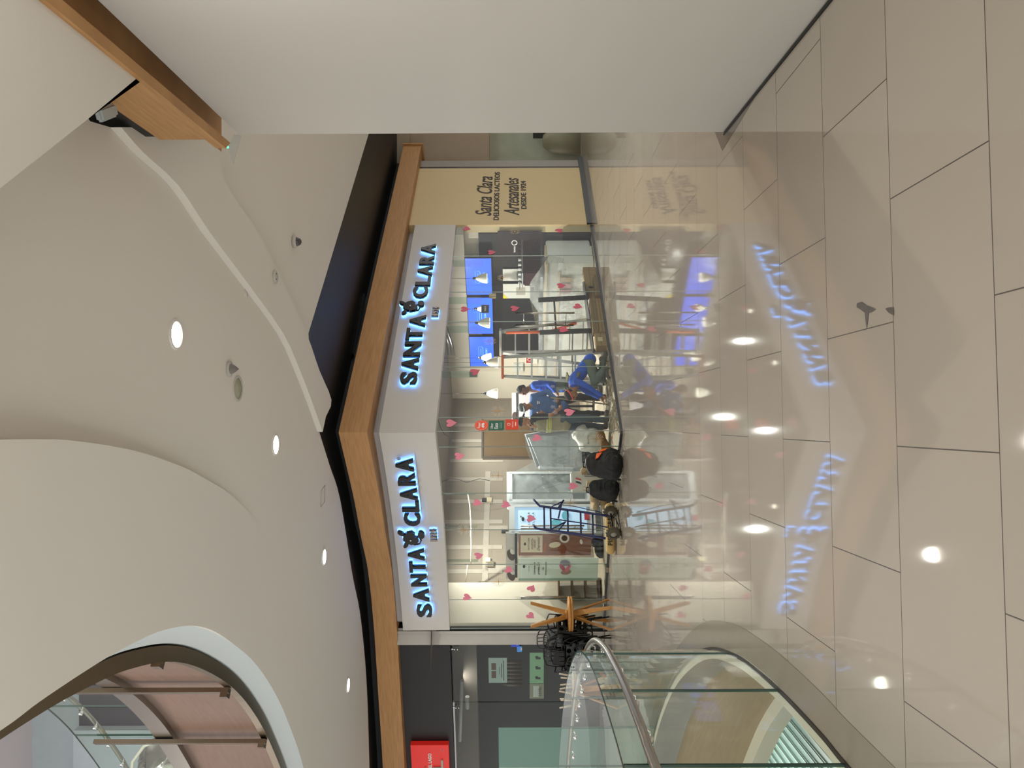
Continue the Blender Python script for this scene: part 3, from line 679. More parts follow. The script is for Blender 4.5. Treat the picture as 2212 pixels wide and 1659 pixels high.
# ---- lettering on the beige wall
INK = mat('dark brown lettering', '#1d1714', .5)
o = root('wall_lettering', tuple(S((tR+t1)/2, -.03, 1.4)), 'dark script and capitals lettering on the beige wall', 'wall lettering')
fb_ = lambda x, y: frame(onpl(x, y, CORN+NR*.025, NR), E1)
for s, x, y, ya, yb, h, sh, of in (('Santa Clara', 1046, 422, 463, 379, None, .35, .004), ('DELICIOSOS LACTEOS', 1073, 421, 474, 371, None, 0, .02), ('Artesanales', 1105, 423, 462, 382, None, .35, .004), ('DESDE 1924', 1131, 420, 450, 390, None, 0, .02)):
    w = t_at(yb)-t_at(ya); hh = {'Santa Clara': .38, 'Artesanales': .36}.get(s, .13)
    b = B(); puttext(b, s, fb_(x, y), w=w, h=hh, off=of, ext=.004, shear=sh); obj('lettering', b, INK, o, world=True)
# ---- showroom pane beyond the grey pillar
e0 = S(t2+.15, .1)
obj('shop_window', B().box((e0.x+2.0, fw_y+.1, 1.2), (4.2, .012, 2.4)), GLASS, label='shop window right of the grey pillar, partly hidden by the near wall', cat='shop window')
obj('display_screen', B().box((e0.x+2.0, fw_y+1.1, 1.35), (4.6, .05, 2.7)), mat('misty display', '#a5a18e', .5, col2='#d9d6c8', scale=2.4, detail=5), label='mottled grey-green screen behind the far right shop window', cat='display screen')

q_ = onpl(1178, 292, V((0, fw_y+.7, 0)), V((0, 1, 0)))
obj('display_board', B().box((q_.x+.1, fw_y+.7, .75), (.36, .04, 1.0), -.15).box((q_.x+.1, fw_y+.72, .13), (.3, .3, .25)), mat('dark display', '#17110f', .3), label='dark display board standing behind the far right shop window', cat='display board')
q_ = onpl(1220, 318, V((0, fw_y+.55, 0)), V((0, 1, 0)))
obj('rounded_reflection', B().lathe([(0, 0), (.34, 0), (.34, .5), (.30, .8), (.16, .98), (0, 1.02)], (q_.x+.15, fw_y+.5, 0), 32), mat('taupe counter reflection', '#9c9079', .4), label='rounded taupe counter reflection behind the far right shop window', cat='plinth')  # solid form standing in for a curved counter's reflection
# ================================================================ INSIDE THE SHOP
def front(x, y, d): return at(x, y, d)
def ground(y, d): p = at(1110, y, d); return V((p.x, p.y, .005))
PX = lambda d: d/F                         # metres per pixel at depth d
# ---- menu screens along the side wall
SCR = [mat('blue screen %d' % k, '#1a3fd0', .3, col2='#2f63f0', scale=1.2, emit='#1c49dd', es=1.0) for k in (0,)][0]
LINE = mat('screen line', '#6fa5ff', .4, emit='#6fa5ff', es=1.2)
for k, (ya, yb, lb) in enumerate(((556, 638, 'right blue screen above the coffee machine'), (641, 722, 'middle blue screen behind the small black exit plate'), (726, 792, 'left blue screen above the stepladder'))):
    tq = TW-.40; sa, sb = s_at(ya, tq), s_at(yb, tq); m = (sa+sb)/2; L_ = sb-sa-.02
    o = root('menu_screen', tuple(S(tq, m, 2.30)), 'blue lit menu '+lb, 'screen', 'blue menu screens over the counter', math.atan2(-E2.y, -E2.x))
    obj('casing', B().box((0, .03, .31), (L_, .05, .63), bev=.006), DARKM, o)
    obj('display', B().box((0, .001, .31), (L_-.03, .01, .60)), SCR, o)
    b = B(); b.tube([(x*.17, -.008, .33+z*.055) for x, z in ((-1, -.4), (-.8, -1), (.8, -1), (1, -.4), (1, 1), (-1, 1))], .006, 4, closed=True); b.tube([(-.1, -.008, .33), (.1, -.008, .33)], .006, 4)
    obj('icon', b, LINE, o); b = B(); puttext(b, 'HDMI 1', frame((0.02, -.008, .19), (1, 0, 0)), w=.2, off=.01); puttext(b, 'HDMI', frame((-.1, -.008, .1), (1, 0, 0)), w=.12); obj('caption', b, LINE, o)
# ---- pendant lamps
SHD = mat('cream lampshade', '#cfcabb', .35, var=.03); INS = mat('lamp inner glow', '#ffffff', .5, emit='#fff4e0', es=3)
for x, y, d, r, lb in ((1052, 601, 17.5, .12, 'rightmost, before the right blue screen'), (1050, 667, 18.1, .10, 'behind the black exit plate'), (1058, 697, 16.9, .12, 'brightest, before the middle screen above the door handle'), (1061, 773, 18.0, .11, 'behind the lower edge of the left screen'), (1076, 783, 16.3, .12, 'lower one overlapping the left screen end'), (1075, 850, 16.8, .115, 'leftmost, alone before the cream wall')):
    p = at(x, y, d); o = root('pendant_lamp', tuple(p), 'cream bell pendant lamp, '+lb, 'pendant lamp', 'bell pendant lamps in the shop')
    obj('shade', B().lathe([(r, 0), (r*.97, .03), (r*.8, r*1.0), (r*.45, r*1.8), (r*.22, r*2.1), (.0, r*2.15)], n=24), SHD, o)
    obj('bulb', B().lathe([(0, .02), (r*.8, .025), (r*.85, .0)], n=20), INS, o)
    obj('socket', B().lathe([(.03, r*2.1), (.03, r*2.1+.06), (.0, r*2.1+.07)], n=12), BLACKG, o)
    obj('cord', B().tube([(0, 0, r*2.2), (0, 0, 3.47-p.z)], .004, 6), BLACKG, o)
    obj('ceiling_cap', B().lathe([(0, 3.44-p.z), (.05, 3.44-p.z), (.06, 3.475-p.z), (0, 3.475-p.z)], n=14), SHD, o)
# exit plate and bracket
p = S(t_at(667, .25), .25); z0 = at(1048, 667, p.y).z
o = root('exit_plate', (p.x, p.y, z0), 'small black plate with pale exit word behind the right glass', 'sign')
obj('plate', B().box((0, 0, 0), (.26, .012, .155), aE), BLACK, o); b = B(); puttext(b, 'SALIDA', frame(V((0, 0, 0))+NR*.008, E1), w=.17, off=.01); obj('lettering', b, WV, o)
obj('hanger', B().tube([(0, 0, .07), (0, 0, 3.3-z0)], .003, 5), CHROME, o)
p = S(t_at(639, .12), .12); obj('gold_bracket', B().box((p.x, p.y, at(1064, 639, p.y).z), (.13, .05, .14), aE, bev=.01), mat('dull brass', '#a5916a', .4, .5), label='dull gold square bracket on the glass right of the middle screen', cat='bracket')
# ---- small downlights in the shop slab, and cables
for t, s in ((2.9, 1.0), (4.9, 1.2), (1.0, 3.2)):
    q = S(t, s, 3.47); o = root('ceiling_light', tuple(q), 'small round ceiling spot inside the shop', 'ceiling light', 'small ceiling spots inside the shop')
    obj('diffuser', B().lathe([(0, -.01), (.045, -.01), (.045, 0)], n=16), GLOWS if 'GLOWS' in globals() else mat('small glow', '#ffffff', .5, emit='#fff4e0', es=10), o)
    obj('rim', B().lathe([(.045, -.003), (.06, -.008), (.065, 0)], n=16), SHD, o)
CAB = mat('black cable', '#141414', .5)
c_ = lambda pts, d: [tuple(at(x, y, d)) for x, y in pts]
obj('cable', B().tube(c_(((951, 1050), (955, 1040), (972, 1034), (992, 1036), (1008, 1042), (1022, 1038), (1036, 1034), (1046, 1036), (1058, 1038)), 17.6), .008, 6), CAB, label='black cable hanging in waves from the slab on the left back wall', cat='cable')
obj('cable', B().tube(c_(((946, 905), (952, 925), (962, 940), (975, 944), (983, 935), (978, 925)), 17.2), .008, 6), CAB, label='black cable loop hanging near the shop corner ceiling', cat='cable')
for k, (dx, lb) in enumerate(((0, 'outer'), (6, 'middle'), (12, 'inner'))):
    obj('conduit', B().tube(c_(((948+dx, 690), (956+dx, 715), (966+dx, 745), (970+dx, 768)), 17.2), .02, 8), mat('grey conduit', '#57534c', .5), label='grey flexible conduit under the shop slab, %s of three' % lb, cat='conduit')
for pts, lb in ((((1010, 1065), (1015, 1090), (1018, 1143)), 'upper length of the white plastic tube under the shop slab'), (((1017, 1145), (1018, 1180), (1017, 1218)), 'middle length of the white plastic tube under the shop slab'), (((1010, 1220), (1008, 1240), (1006, 1258)), 'short last length of the white plastic tube under the shop slab')):
    obj('plastic_tube', B().tube(c_(pts, 17.0), .012, 8), mat('white pvc', '#d9d2bf', .4), label=lb, cat='tube')
for x, y, w, h, c, lb in ((1046, 1080, .09, .06, '#0d0c0b', 'black open socket hole in the left back wall'), (1057, 1080, .1, .08, '#b9ac8e', 'cream junction plate beside the black socket hole'), (1054, 1210, .09, .07, '#d8cda8', 'cream wall plate behind the left front'), (1060, 1219, .12, .1, '#6b6350', 'brown square box beside the cream wall plate'), (1090, 1148, .12, .05, '#191717', 'black wall box at the top of the banners')):
    p = onpl(x, y, S(0, SB-.03), E2); obj('wall_box', B().box(p, (h*1.6, .05, w*1.2), aE, bev=.004), mat('box'+c, c, .6), label=lb, cat='wall box')
# green wall box and power board on the cream side wall
def side(x, y, off=.02): return onpl(x, y, S(TW-off, 0), E1)
aS = math.atan2(E2.y, E2.x)
p = side(1022, 806); obj('wall_box', B().box(p, (.24, .06, .2), aS, bev=.008), mat('dark green box', '#34463c', .5), label='dark green wall box partly behind a pink heart, cream wall', cat='wall box')
p = side(1148, 776); o = root('fire_sign', tuple(p), 'red and white safety notice on the cream wall behind the ladder', 'sign')
obj('panel', B().box((0, 0, 0), (.30, .012, .32), aS), mat('notice white', '#ded8d0'), o)
obj('red_field', B().box(-E1*.01+V((0, 0, .05)), (.24, .008, .17), aS), mat('notice red', '#a82a26'), o)
b = B(); b.tube([V((0, 0, .05))-E1*.018+E2*(.05*math.cos(a))+V((0, 0, .05*math.sin(a))) for a in [k*PI/8 for k in range(16)]], .008, 5, closed=True); obj('ring_symbol', b, WV, o)
obj('wall_switchboard', B().box(side(1120, 793), (.3, .08, .28), aS, bev=.02).box(side(1120, 793)-E1*.05+V((0, 0, .02)), (.12, .01, .1), aS), mat('pale switchboard', '#c4c4bc', .4), label='pale rounded switchboard on the cream wall behind the orange-topped ladder', cat='switchboard')
# ---- white boards on the black wall
for ya, yb, lb in ((581, 606, 'with a grey blender printed on it'), (613, 644, 'with a pale photo and a yellow corner')):
    sa, sb = s_at(ya, TW-.1), s_at(yb, TW-.1); q = S(TW-.1, (sa+sb)/2, 1.60)
    o = root('wall_poster', tuple(q), 'white poster %s on the dark wall' % lb, 'poster', rz=math.atan2(-E2.y, -E2.x))
    obj('sheet', B().box((0, .0, .12), (sb-sa, .02, .66)), mat('poster white', '#b5b2aa', .5), o)
    obj('picture', B().box((-.0, -.012, .02), (.22, .004, .22), bev=.001) if 'pale' in lb else B().lathe([(.0, 0), (.10, 0), (.11, .18), (.06, .2), (0, .2)], (0, -.015, -.08), 16), mat('printed grey', '#6d7274', .5) if 'blender' in lb else mat('printed pale', '#8f897c', .5), o)
    if 'yellow' in lb: obj('corner', B().prism([(.3, -.012, .45), (.3, -.012, .33), (.18, -.012, .45)][:3] if False else [((sb-sa)/2*-1, -.012, .45), ((sb-sa)/2*-1, -.012, .33), ((sb-sa)/2*-1+.14, -.012, .45)], (0, -.002, 0)), mat('yellow print', '#c9b91c'), o)
# ---- counter
CW = mat('white counter panel', '#d3cfc8', .4, var=.03)
def cface(x, y): return onpl(x, y, S(5.5, 0), E1)
s0c, s1c = .35, 4.0
o = root('counter', tuple(S(5.9, 2.2, 0)), 'long white counter with honeycomb pattern front under plastic sheeting', 'counter')
obj('body', B().box(S(5.9, (s0c+s1c)/2, .53), (.7, s1c-s0c, 1.02), aE), CW, o, world=True)
obj('worktop', B().box(S(5.86, (s0c+s1c)/2, 1.06), (.8, s1c-s0c+.05, .05), aE, bev=.008), mat('tan worktop', '#b6a183', .4), o, world=True)
b = B()
for i in range(9):
    for j in range(5):
        c = S(5.535, 1.0+i*.14+(j % 2)*.07, .22+j*.1)
        for r_ in (.055, .025): b.tube([c+E2*(r_*math.cos(a))+V((0, 0, r_*math.sin(a))) for a in [k*PI/3 for k in range(6)]], .004, 4, closed=True)
obj('pattern', b, mat('pattern grey', '#8b8a86'), o, world=True)
obj('ledge', B().box(S(5.52, 2.2, .78), (.03, 3.3, .05), aE), mat('tan ledge', '#b79f86'), o, world=True)
# plinth light objects on the counter front: printed colour blocks
for ya, yb, c, lb in ((599, 610, '#9c7a58', 'tan'), (612, 623, '#8e5a52', 'brown red'), (625, 634, '#8a4f50', 'dark red')):
    sa, sb = s_at(ya, 5.5), s_at(yb, 5.5); b = B().box(S(5.5, (sa+sb)/2, .62), (.04, sb-sa-.02, .26), aE)
    obj('colour_block', b, mat('block'+c, c, .5), o, world=True, label=lb+' rectangular panel')
# plastic sheeting
PLAS = glassmat('plastic film', '#f2f5f5', .8, .12, milky=.22, mcol='#e8ecec')
def sheet(name, top, bot, lb, n=26, m=16, amp=.03, sag=.0, mt=None):
    T, Bt = [V(p) for p in top], [V(p) for p in bot]
    def samp(P, u):
        k = u*(len(P)-1); i = min(int(k), len(P)-2); return P[i].lerp(P[i+1], k-i)
    g = B(); rows = []
    for j in range(m+1):
        r_ = []
        for i in range(n+1):
            u, v = i/n, j/m; p = samp(T, u).lerp(samp(Bt, u), v)
            w = math.sin(u*31+3*math.sin(v*5))*amp*v + math.sin(u*13+v*9)*amp*.6*v
            p = p+V((.35*w, -w, 0)); p.z -= sag*math.sin(PI*v); p.z = max(p.z, .012); r_.append(g.bm.verts.new(p))
        rows.append(r_)
    for j in range(m):
        for i in range(n):
            f = g.bm.faces.new((rows[j][i], rows[j][i+1], rows[j+1][i+1], rows[j+1][i])); f.smooth = True
    return obj(name, g, mt or PLAS, label=lb, cat='plastic sheet', fix=False)
top = [at(1186, 545, 16.6), at(1165, 575, 16.9), at(1144, 605, 17.2), at(1144, 640, 17.6), at(1163, 668, 17.9), at(1163, 720, 18.3), at(1163, 770, 18.7), at(1163, 800, 19.0)]
bot = [V((p.x, p.y, .02)) for p in (onz(1268, 545, 0)+E2*.2, at(1110, 590, 17.0), at(1110, 625, 17.3), at(1110, 660, 17.6), at(1110, 700, 18.0), at(1110, 740, 18.3), at(1110, 780, 18.6), at(1110, 812, 18.9))]
bot = [V((q.x, q.y, .03))-E1*.15 for q in bot]; top = [q-E1*.12 for q in top]
sheet('plastic_sheet', top, bot, 'translucent plastic sheeting draped over the long counter')
back_t = [S(6.3, s, 1.15) for s in (.7, 1.4, 2.2, 3.0, 3.8)]
sheet('plastic_sheet', back_t, [q+V((0, 0, .0)) for q in (top[0], top[2], top[3], top[5], top[7])], 'upper fold of plastic sheeting lying over the counter top', m=8, amp=.01)
# coffee machine, white fridge on the right end
p = S(6.18, .62, 0)
o = root('undercounter_fridge', (p.x, p.y, 0), 'white undercounter fridge at the right end of the shop', 'fridge', rz=aS+PI/2)
obj('body', B().box((0, 0, .55), (.62, .55, 1.0), bev=.02), mat('fridge white', '#cfcfd0', .3), o); obj('door', B().box((0, -.29, .55), (.60, .04, .92), bev=.01), mat('fridge door white', '#d9dadc', .25), o)
obj('plinth', B().box((0, 0, .04), (.58, .5, .07)), DARKM, o)
q = S(6.2, 1.0, 1.09)
o = root('coffee_machine', tuple(q), 'black and chrome coffee machine on the counter end with white round emblem behind', 'coffee machine', rz=aS+PI/2)
obj('body', B().box((0, .05, .28), (.8, .4, .4), bev=.03), mat('maroon panel', '#2a0d12', .2), o)
obj('cup_rail', B().box((0, 0, .50), (.86, .46, .03), bev=.01).tube([(-.42, -.22, .56), (.42, -.22, .56)], .01), CHROME, o)
obj('drip_tray', B().box((0, -.1, .06), (.8, .4, .06), bev=.01), CHROME, o)
for k in range(3): obj('group_head', B().lathe([(.04, .2), (.045, .3), (.03, .33)], (-.25+.25*k, -.22, 0), 14).tube([(-.25+.25*k, -.24, .22), (-.25+.25*k, -.38, .2)], .012, 8), CHROME, o)
for k in range(6): tag(obj("cup", B().lathe([(.028, 0), (.036, .07), (.034, .07), (.027, .005)], tuple(S(6.1, .62+k*.13, 1.615)), 12), mat('glass cup', '#a8a8a4', .1)), 'small pale cup on the rail of the coffee machine', 'cup', 'cups on the coffee machine')
o = root('brand_panel', tuple(S(TW-.12, .45, 1.35)), 'dark maroon panel with round white emblem right of the coffee machine', 'panel', rz=math.atan2(-E2.y, -E2.x))
obj('panel', B().box((0, 0, .3), (.7, .02, 1.0)), mat('dark maroon', '#1b0709', .1), o)
b = B().tube([(.06*math.cos(a)+.05, -.02, .42+.06*math.sin(a)) for a in [k*PI/10 for k in range(20)]], .012, 6, closed=True); puttext(b, 'tosca', frame((-.13, -.02, .42), (1, 0, 0)), w=.16, off=.02); obj('emblem', b, WV, o)
# ---- black frame standing behind the door, brown boxes by the glass
o = root('black_frame', tuple(ground(682, 15.9)), 'black standing frame with two uprights and a thin crossbar behind the glass door', 'metal frame')
for (xa, ya, xb, yb) in ((1163, 648, 1272, 642), (1166, 718, 1281, 714)):
    A, Q = at(xa, ya, 15.9+(715-ya)*.006), at(xb, yb, 15.9+(715-ya)*.006); obj('upright', B().hexa([A+V((-.05, 0, 0)), A+V((.05, 0, 0)), A+V((.05, .05, 0)), A+V((-.05, .05, 0))], [Q+V((-.05, 0, 0)), Q+V((.05, 0, 0)), Q+V((.05, .05, 0)), Q+V((-.05, .05, 0))]), BLACKG, o, world=True)
obj('crossbar', B().tube([at(1197, 650, 16.2), at(1201, 714, 15.9)], .02), BLACKG, o, world=True)
obj('base_plate', B().prism([tuple(at(1263, 608, 16.3)), tuple(at(1278, 700, 15.6)), tuple(at(1285, 762, 15.2)), tuple(at(1280, 762, 15.6)), tuple(at(1270, 700, 16.2)), tuple(at(1260, 610, 16.6))], (0, 0, .02)), BLACKG, o, world=True)
obj('leg', B().tube([at(1272, 620, 16.4), V((at(1272, 620, 16.4).x, at(1272, 620, 16.4).y, .0))], .02), BLACKG, o, world=True); obj('leg', B().tube([at(1284, 758, 15.4), V((at(1284, 758, 15.4).x, at(1284, 758, 15.4).y, .0))], .02), BLACKG, o, world=True)
CARD = mat('cardboard', '#8f7451', .8, var=.08, scale=8); CARD2 = mat('cardboard dark', '#77603f', .8, var=.08)
for ya, yb, z0, h, s, m_, lb in ((584, 640, .01, .28, .33, CARD, 'tall brown cardboard bundle under the counter, rightmost of the row'), (600, 646, .01, .12, .13, CARD2, 'flat brown carton lying in front of the rightmost bundle'), (650, 724, .01, .12, .20, CARD, 'long brown carton on the floor, lower of the middle pair'), (652, 722, .135, .12, .20, CARD2, 'long brown carton lying on top of the other in the middle'), (727, 756, .01, .22, .22, CARD, 'short brown carton with a pale label, leftmost by the glass')):
    ta, tb = t_at(yb, s), t_at(ya, s); o = root('carton', tuple(S((ta+tb)/2, s, z0)), lb, 'cardboard box', rz=aE)
    obj('box', B().box((0, 0, h/2), (abs(tb-ta)-.02, .17, h), bev=.006), m_, o); obj('flap_line', B().box((0, -.086, h*.55), (abs(tb-ta)-.03, .003, .006)), mat('carton line', '#4b3b28'), o)
    if 'label' in lb: obj('label', B().box((0, -.09, h*.6), (.12, .003, .09)), mat('pale label', '#b9a988'), o)
# ---- stepladders
ALU = mat('ladder aluminium', '#b3b1ab', .35, .6, var=.1, scale=15); ORG = mat('orange plastic', '#d8662a', .45)
def ladder(p, rz, h, w, spread, lb, orange, rungs=6):
    o = root('stepladder', tuple(p), lb, 'ladder', rz=rz)
    tw = w*.62
    for sx in (-1, 1):
        for sy, nm_ in ((-1, 'front_rail'), (1, 'rear_rail')):
            top_, bo = V((sx*tw/2, sy*.03, h)), V((sx*w/2, sy*spread/2, 0))
            obj(nm_, B().hexa([bo+V((-.032, -.015, 0)), bo+V((.032, -.015, 0)), bo+V((.032, .015, 0)), bo+V((-.032, .015, 0))], [top_+V((-.025, -.015, 0)), top_+V((.025, -.015, 0)), top_+V((.025, .015, 0)), top_+V((-.025, .015, 0))]), ALU, o)
            obj('foot', B().box(bo+V((0, 0, .02)), (.07, .05, .04)), BLACKG, o)
    for k in range(1, rungs+1):
        f = k/(rungs+1); ww = w*(1-f)+tw*f
        for sy in (-1, 1):
            yy = sy*(spread/2*(1-f)+.03*f); obj('tread' if sy < 0 else 'brace', B().box((0, yy, h*f), (ww-.02, .07 if sy < 0 else .02, .03)), ALU, o)
    obj('top_cap', B().box((0, 0, h+.02), (tw+.1, .2, .05), bev=.01), ORG if orange else ALU, o)
    for sx in (-1, 1): obj('spreader', B().tube([(sx*w*.42, -spread*.24, h*.5), (sx*w*.42, 0, h*.47), (sx*w*.42, spread*.24, h*.5)], .008, 6), ALU, o)
    return o
l1 = ladder(ground(739, 16.5), -.35, 2.05, .74, 1.05, 'taller bare aluminium stepladder with orange tape on one rail', False)
obj('tape', B().tube([(.24, -.12, 1.95), (.33, -.36, 1.0)], .030, 6), mat('orange tape', '#cf5b2c', .5, var=.4, scale=30), l1)
obj('tape', B().tube([(.20, .20, .95), (.30, .38, .45)], .030, 6), mat('orange tape', '#cf5b2c'), l1)
l2 = ladder(ground(792, 15.9), -.1, 2.0, .62, .95, 'aluminium stepladder with an orange top cap behind the kneeling worker', True)
# ---- left hand part
o = root('brown_cabinet', tuple(ground(950, 18.0)), 'tall brown bronze panelled cabinet with dark edge by the shop corner', 'cabinet', rz=.2)
obj('body', B().box((0, 0, 1.27), (.86, .5, 2.5)), mat('bronze panel', '#4f3b20', .35, col2='#5f4829', scale=2), o)
obj('edge_frame', B().box((-.43, -.25, 1.27), (.04, .04, 2.5)).box((0, -.25, 2.51), (.88, .04, .04)), mat('dark bronze', '#3b3026', .4), o)
p = at(1160, 985, 16.3)
o = root('display_freezer', tuple(ground(968, 15.7)), 'grey glass-topped display freezer wrapped in clear film left of the workers', 'freezer', rz=.25)
LG = mat('light grey panel', '#c3c6c8', .4)
obj('body', B().prism([(-.4, -.02, .02), (.38, -.02, .02), (.38, -.02, .6), (.30, -.02, 1.35), (.22, -.02, 1.5), (-.36, -.02, 1.28), (-.4, -.02, .6)], (0, .55, 0)), LG, o)
obj('glass_front', B().prism([(-.33, -.04, .68), (.30, -.04, .68), (.24, -.04, 1.15), (-.3, -.04, 1.1)], (0, .02, 0)), mat('pale grey glass', '#aeb4b8', .1), o)
obj('vent_grille', B().box((-.14, -.05, .3), (.34, .03, .28)), mat('vent dark', '#3d4044', .5), o)
obj('top_rail', B().tube([(-.38, -.05, 1.32), (.25, -.05, 1.55), (.36, -.05, .68)], .04, 8), mat('rail grey', '#9da1a6', .4), o)
sheet('plastic_sheet', [at(1133, 940, 15.3), at(1135, 965, 15.35), at(1148, 1000, 15.5), at(1110, 1020, 16.0), at(1100, 1085, 15.8)], [at(1262, 945, 15.2), at(1250, 965, 15.2), at(1240, 1010, 15.3), at(1235, 1050, 15.4), at(1240, 1095, 15.4)], 'clear film with bright folds stretched over the freezer and the grey door cooler', n=40, amp=.05)
def cooler(y, d, rz, w, h, lb, lit):
    o = root('door_cooler', tuple(ground(y, d)), lb, 'cooler', rz=rz)
    obj('body', B().box((0, .3, h/2), (w, .6, h), bev=.02), mat('cooler body', '#b9bdc0', .35), o)
    obj('door_frame', B().box((0, -.02, h*.97), (w, .04, h*.06)).box((0, -.02, .2), (w, .04, .1)).box((-w/2+.02, -.02, h*.55), (.05, .04, h*.85)).box((w/2-.02, -.02, h*.55), (.05, .04, h*.85)), mat('cooler frame', '#d3d6d8', .3), o)
    if lit: obj('lit_front', B().box((0, .0, h*.56), (w-.08, .02, h*.78)), mat('pale blue lit panel', '#c3d8ee', .4, emit='#9cc4ee', es=.5), o)
    else: obj('glass_door', B().box((0, .0, h*.56), (w-.08, .02, h*.78)), mat('grey door glass', '#6c7476', .08, var=.12), o)
    obj('grille', B().box((0, -.02, .1), (w-.1, .03, .12)), mat('dark grille', '#55585a', .5), o); return o
cooler(1052, 16.3, .45, .64, 1.95, 'upright cooler with a dark grey glass door wrapped in film', False)
o = cooler(1122, 15.9, .5, .60, 1.90, 'upright cooler with a pale blue lit front and small shop lettering', True)
b = B(); 
for k, c in enumerate('SANTA'): puttext(b, c, frame((-.12+.06*k, -.02, 1.50), (1, 0, 0)), h=.045, off=.02)
for k, c in enumerate('CLARA'): puttext(b, c, frame((-.12+.06*k, -.02, 1.41), (1, 0, 0)), h=.045, off=.02)
b.prism([(x, -.02, 1.62+z) for x, z in el(0, 0, .045, .03)], (0, -.002, 0)); b.prism([(x, -.02, 1.66+z) for x, z in el(.05, 0, .02, .014)], (0, -.002, 0)); obj('print', b, INK, o)
obj('cyan_print', B().prism([(x, -.02, .95+z) for x, z in el(-.1, 0, .09, .12)], (0, -.003, 0)).prism([(x, -.02, .75+z) for x, z in el(.07, 0, .1, .08)], (0, -.003, 0)), mat('cyan print', '#6cc3dd'), o)
obj('red_print', B().box((.05, -.02, .32), (.14, .006, .1)), mat('red print', '#b42330'), o)
# white cow boards and banners
def banner(y0, y1, x0, x1, d, lb, m_):
    A, Q = at(x0, y1, d), at(x1, y0, d); w = abs(A.x-Q.x); h = A.z-Q.z
    o = root('banner', ((A.x+Q.x)/2, d, Q.z), lb, 'banner', rz=-.42)
    obj('sheet', B().box((0, 0, h/2), (w*1.07, .012, h)), m_, o); return o, w*1.07, h
o, w, h = banner(1143, 1258, 1093, 1113, 16.05, 'white header board with two brown and white cow patches over the banners', mat('header white', '#c9c0b8', .5))
for x in (-.42, .02):
    obj('cow_patch', B().prism([(x*w+a_, -.01, .09+b_) for a_, b_ in el(0, 0, .14, .075, .3)], (0, -.004, 0)), mat('cow brown', '#4b352c', .5), o, label='brown cow patch'); obj('cow_patch', B().prism([(x*w+.09+a_, -.012, .06+b_) for a_, b_ in el(0, 0, .07, .045, .3)], (0, -.004, 0)), mat('cow white', '#dcd4cc'), o, label='white cow patch')
A = at(1115, 1200, 15.95); obj('banner_rail', B().box((A.x, A.y, A.z), (1.09, .03, .05), -.42), BLACK, label='black rail the two banners hang from', cat='rail')
o, w, h = banner(1145, 1203, 1120, 1277, 15.85, 'ice cream banner printed like brown wood boards with a cream text box', woodmat('printed boards', '#6e463e', '#9a6c5e', vert=True))
obj('text_box', B().box((.0, -.01, h*.82), (w*.72, .004, h*.3)), mat('cream print', '#cbb8a4', .5), o)
b = B(); 
for s_, z, ww in (('SANTA CLARA', .86, .3), ('-NUEVOS-', .81, .28), ('SABORES', .775, .2), ('¡eDepresion!' if False else '¡Depresión!', .72, .34)): puttext(b, s_, frame((0, -.014, h*z), (1, 0, 0)), w=w*ww*1.7 if s_[0] in '-S' else w*.6, off=.01, shear=.3 if 'D' in s_ else 0)
b.prism([(x, -.014, h*.91+z) for x, z in el(0, 0, .035, .022)], (0, -.002, 0)); obj('print', b, INK, o)
for cx, cz, rx, rz_, c in ((-.13, .40, .11, .09, '#7c3f2a'), (.14, .37, .12, .1, '#d8cfc8'), (.14, .37, .07, .06, '#4a2b20'), (-.02, .50, .07, .12, '#d5c3ae'), (.05, .14, .06, .03, '#d8cfc8')):
    obj('printed_shape', B().prism([(cx+x, -.012-(.003 if rx < .1 else 0), h*cz+z) for x, z in el(0, 0, rx, rz_, .2)], (0, -.002, 0)), mat('print'+c, c, .5), o)
obj('scoop_handle', B().prism([(-.2, -.012, h*.66), (.02, -.012, h*.64), (.02, -.012, h*.615), (-.2, -.012, h*.63)], (0, -.003, 0)), mat('copper print', '#a5614a'), o)
o, w, h = banner(1202, 1252, 1120, 1292, 15.55, 'pale mint ice cream banner with handwritten heading and pink splash', mat('mint paper', '#d5dfd2', .5, var=.02))
b = B()
for s_, z, ww, sh in (('Celebramos los', .80, .62, .3), ('primos 2x1', .745, .62, .25), ('EN', .69, .1, 0), ('PINTAS GOURMET', .655, .66, 0), ('SANTA CLARA', .87, .3, 0)): puttext(b, s_, frame((0, -.012, h*z), (1, 0, 0)), w=w*ww, off=.012, shear=sh)
b.prism([(x+.05, -.012, h*.93+z) for x, z in el(0, 0, .04, .025)], (0, -.002, 0)); obj('print', b, INK, o)
for cx, cz, rx, rz_, c, a in ((-.09, .40, .06, .10, '#a7857c', .2), (-.1, .44, .045, .05, '#c9aca2', .2), (.13, .42, .07, .1, '#9a93a3', -.1), (.02, .45, .09, .04, '#c2607a', .6), (.0, .38, .1, .035, '#d77d93', -.5)):
    obj('printed_shape', B().prism([(cx+x, -.012-(rx*.02), h*cz+z) for x, z in el(0, 0, rx, rz_, a)], (0, -.002, 0)), mat('print'+c, c, .5), o)
obj('side_strip', B().box((-w/2-.04, .035, h*.5), (.1, .01, h)), mat('mint edge', '#8fa894', .5), o)
obj('crumpled_black_bag', B().sphere(at(1298, 1185, 15.9), .17, 14, (1.2, .8, .8)).sphere(at(1292, 1172, 16.0), .12, 12, (1, 1, 1.3)), mat('black bin bag', '#17191d', .25, var=.3, scale=20, bump=1), label='crumpled black plastic bag under the wood print banner', cat='bag')
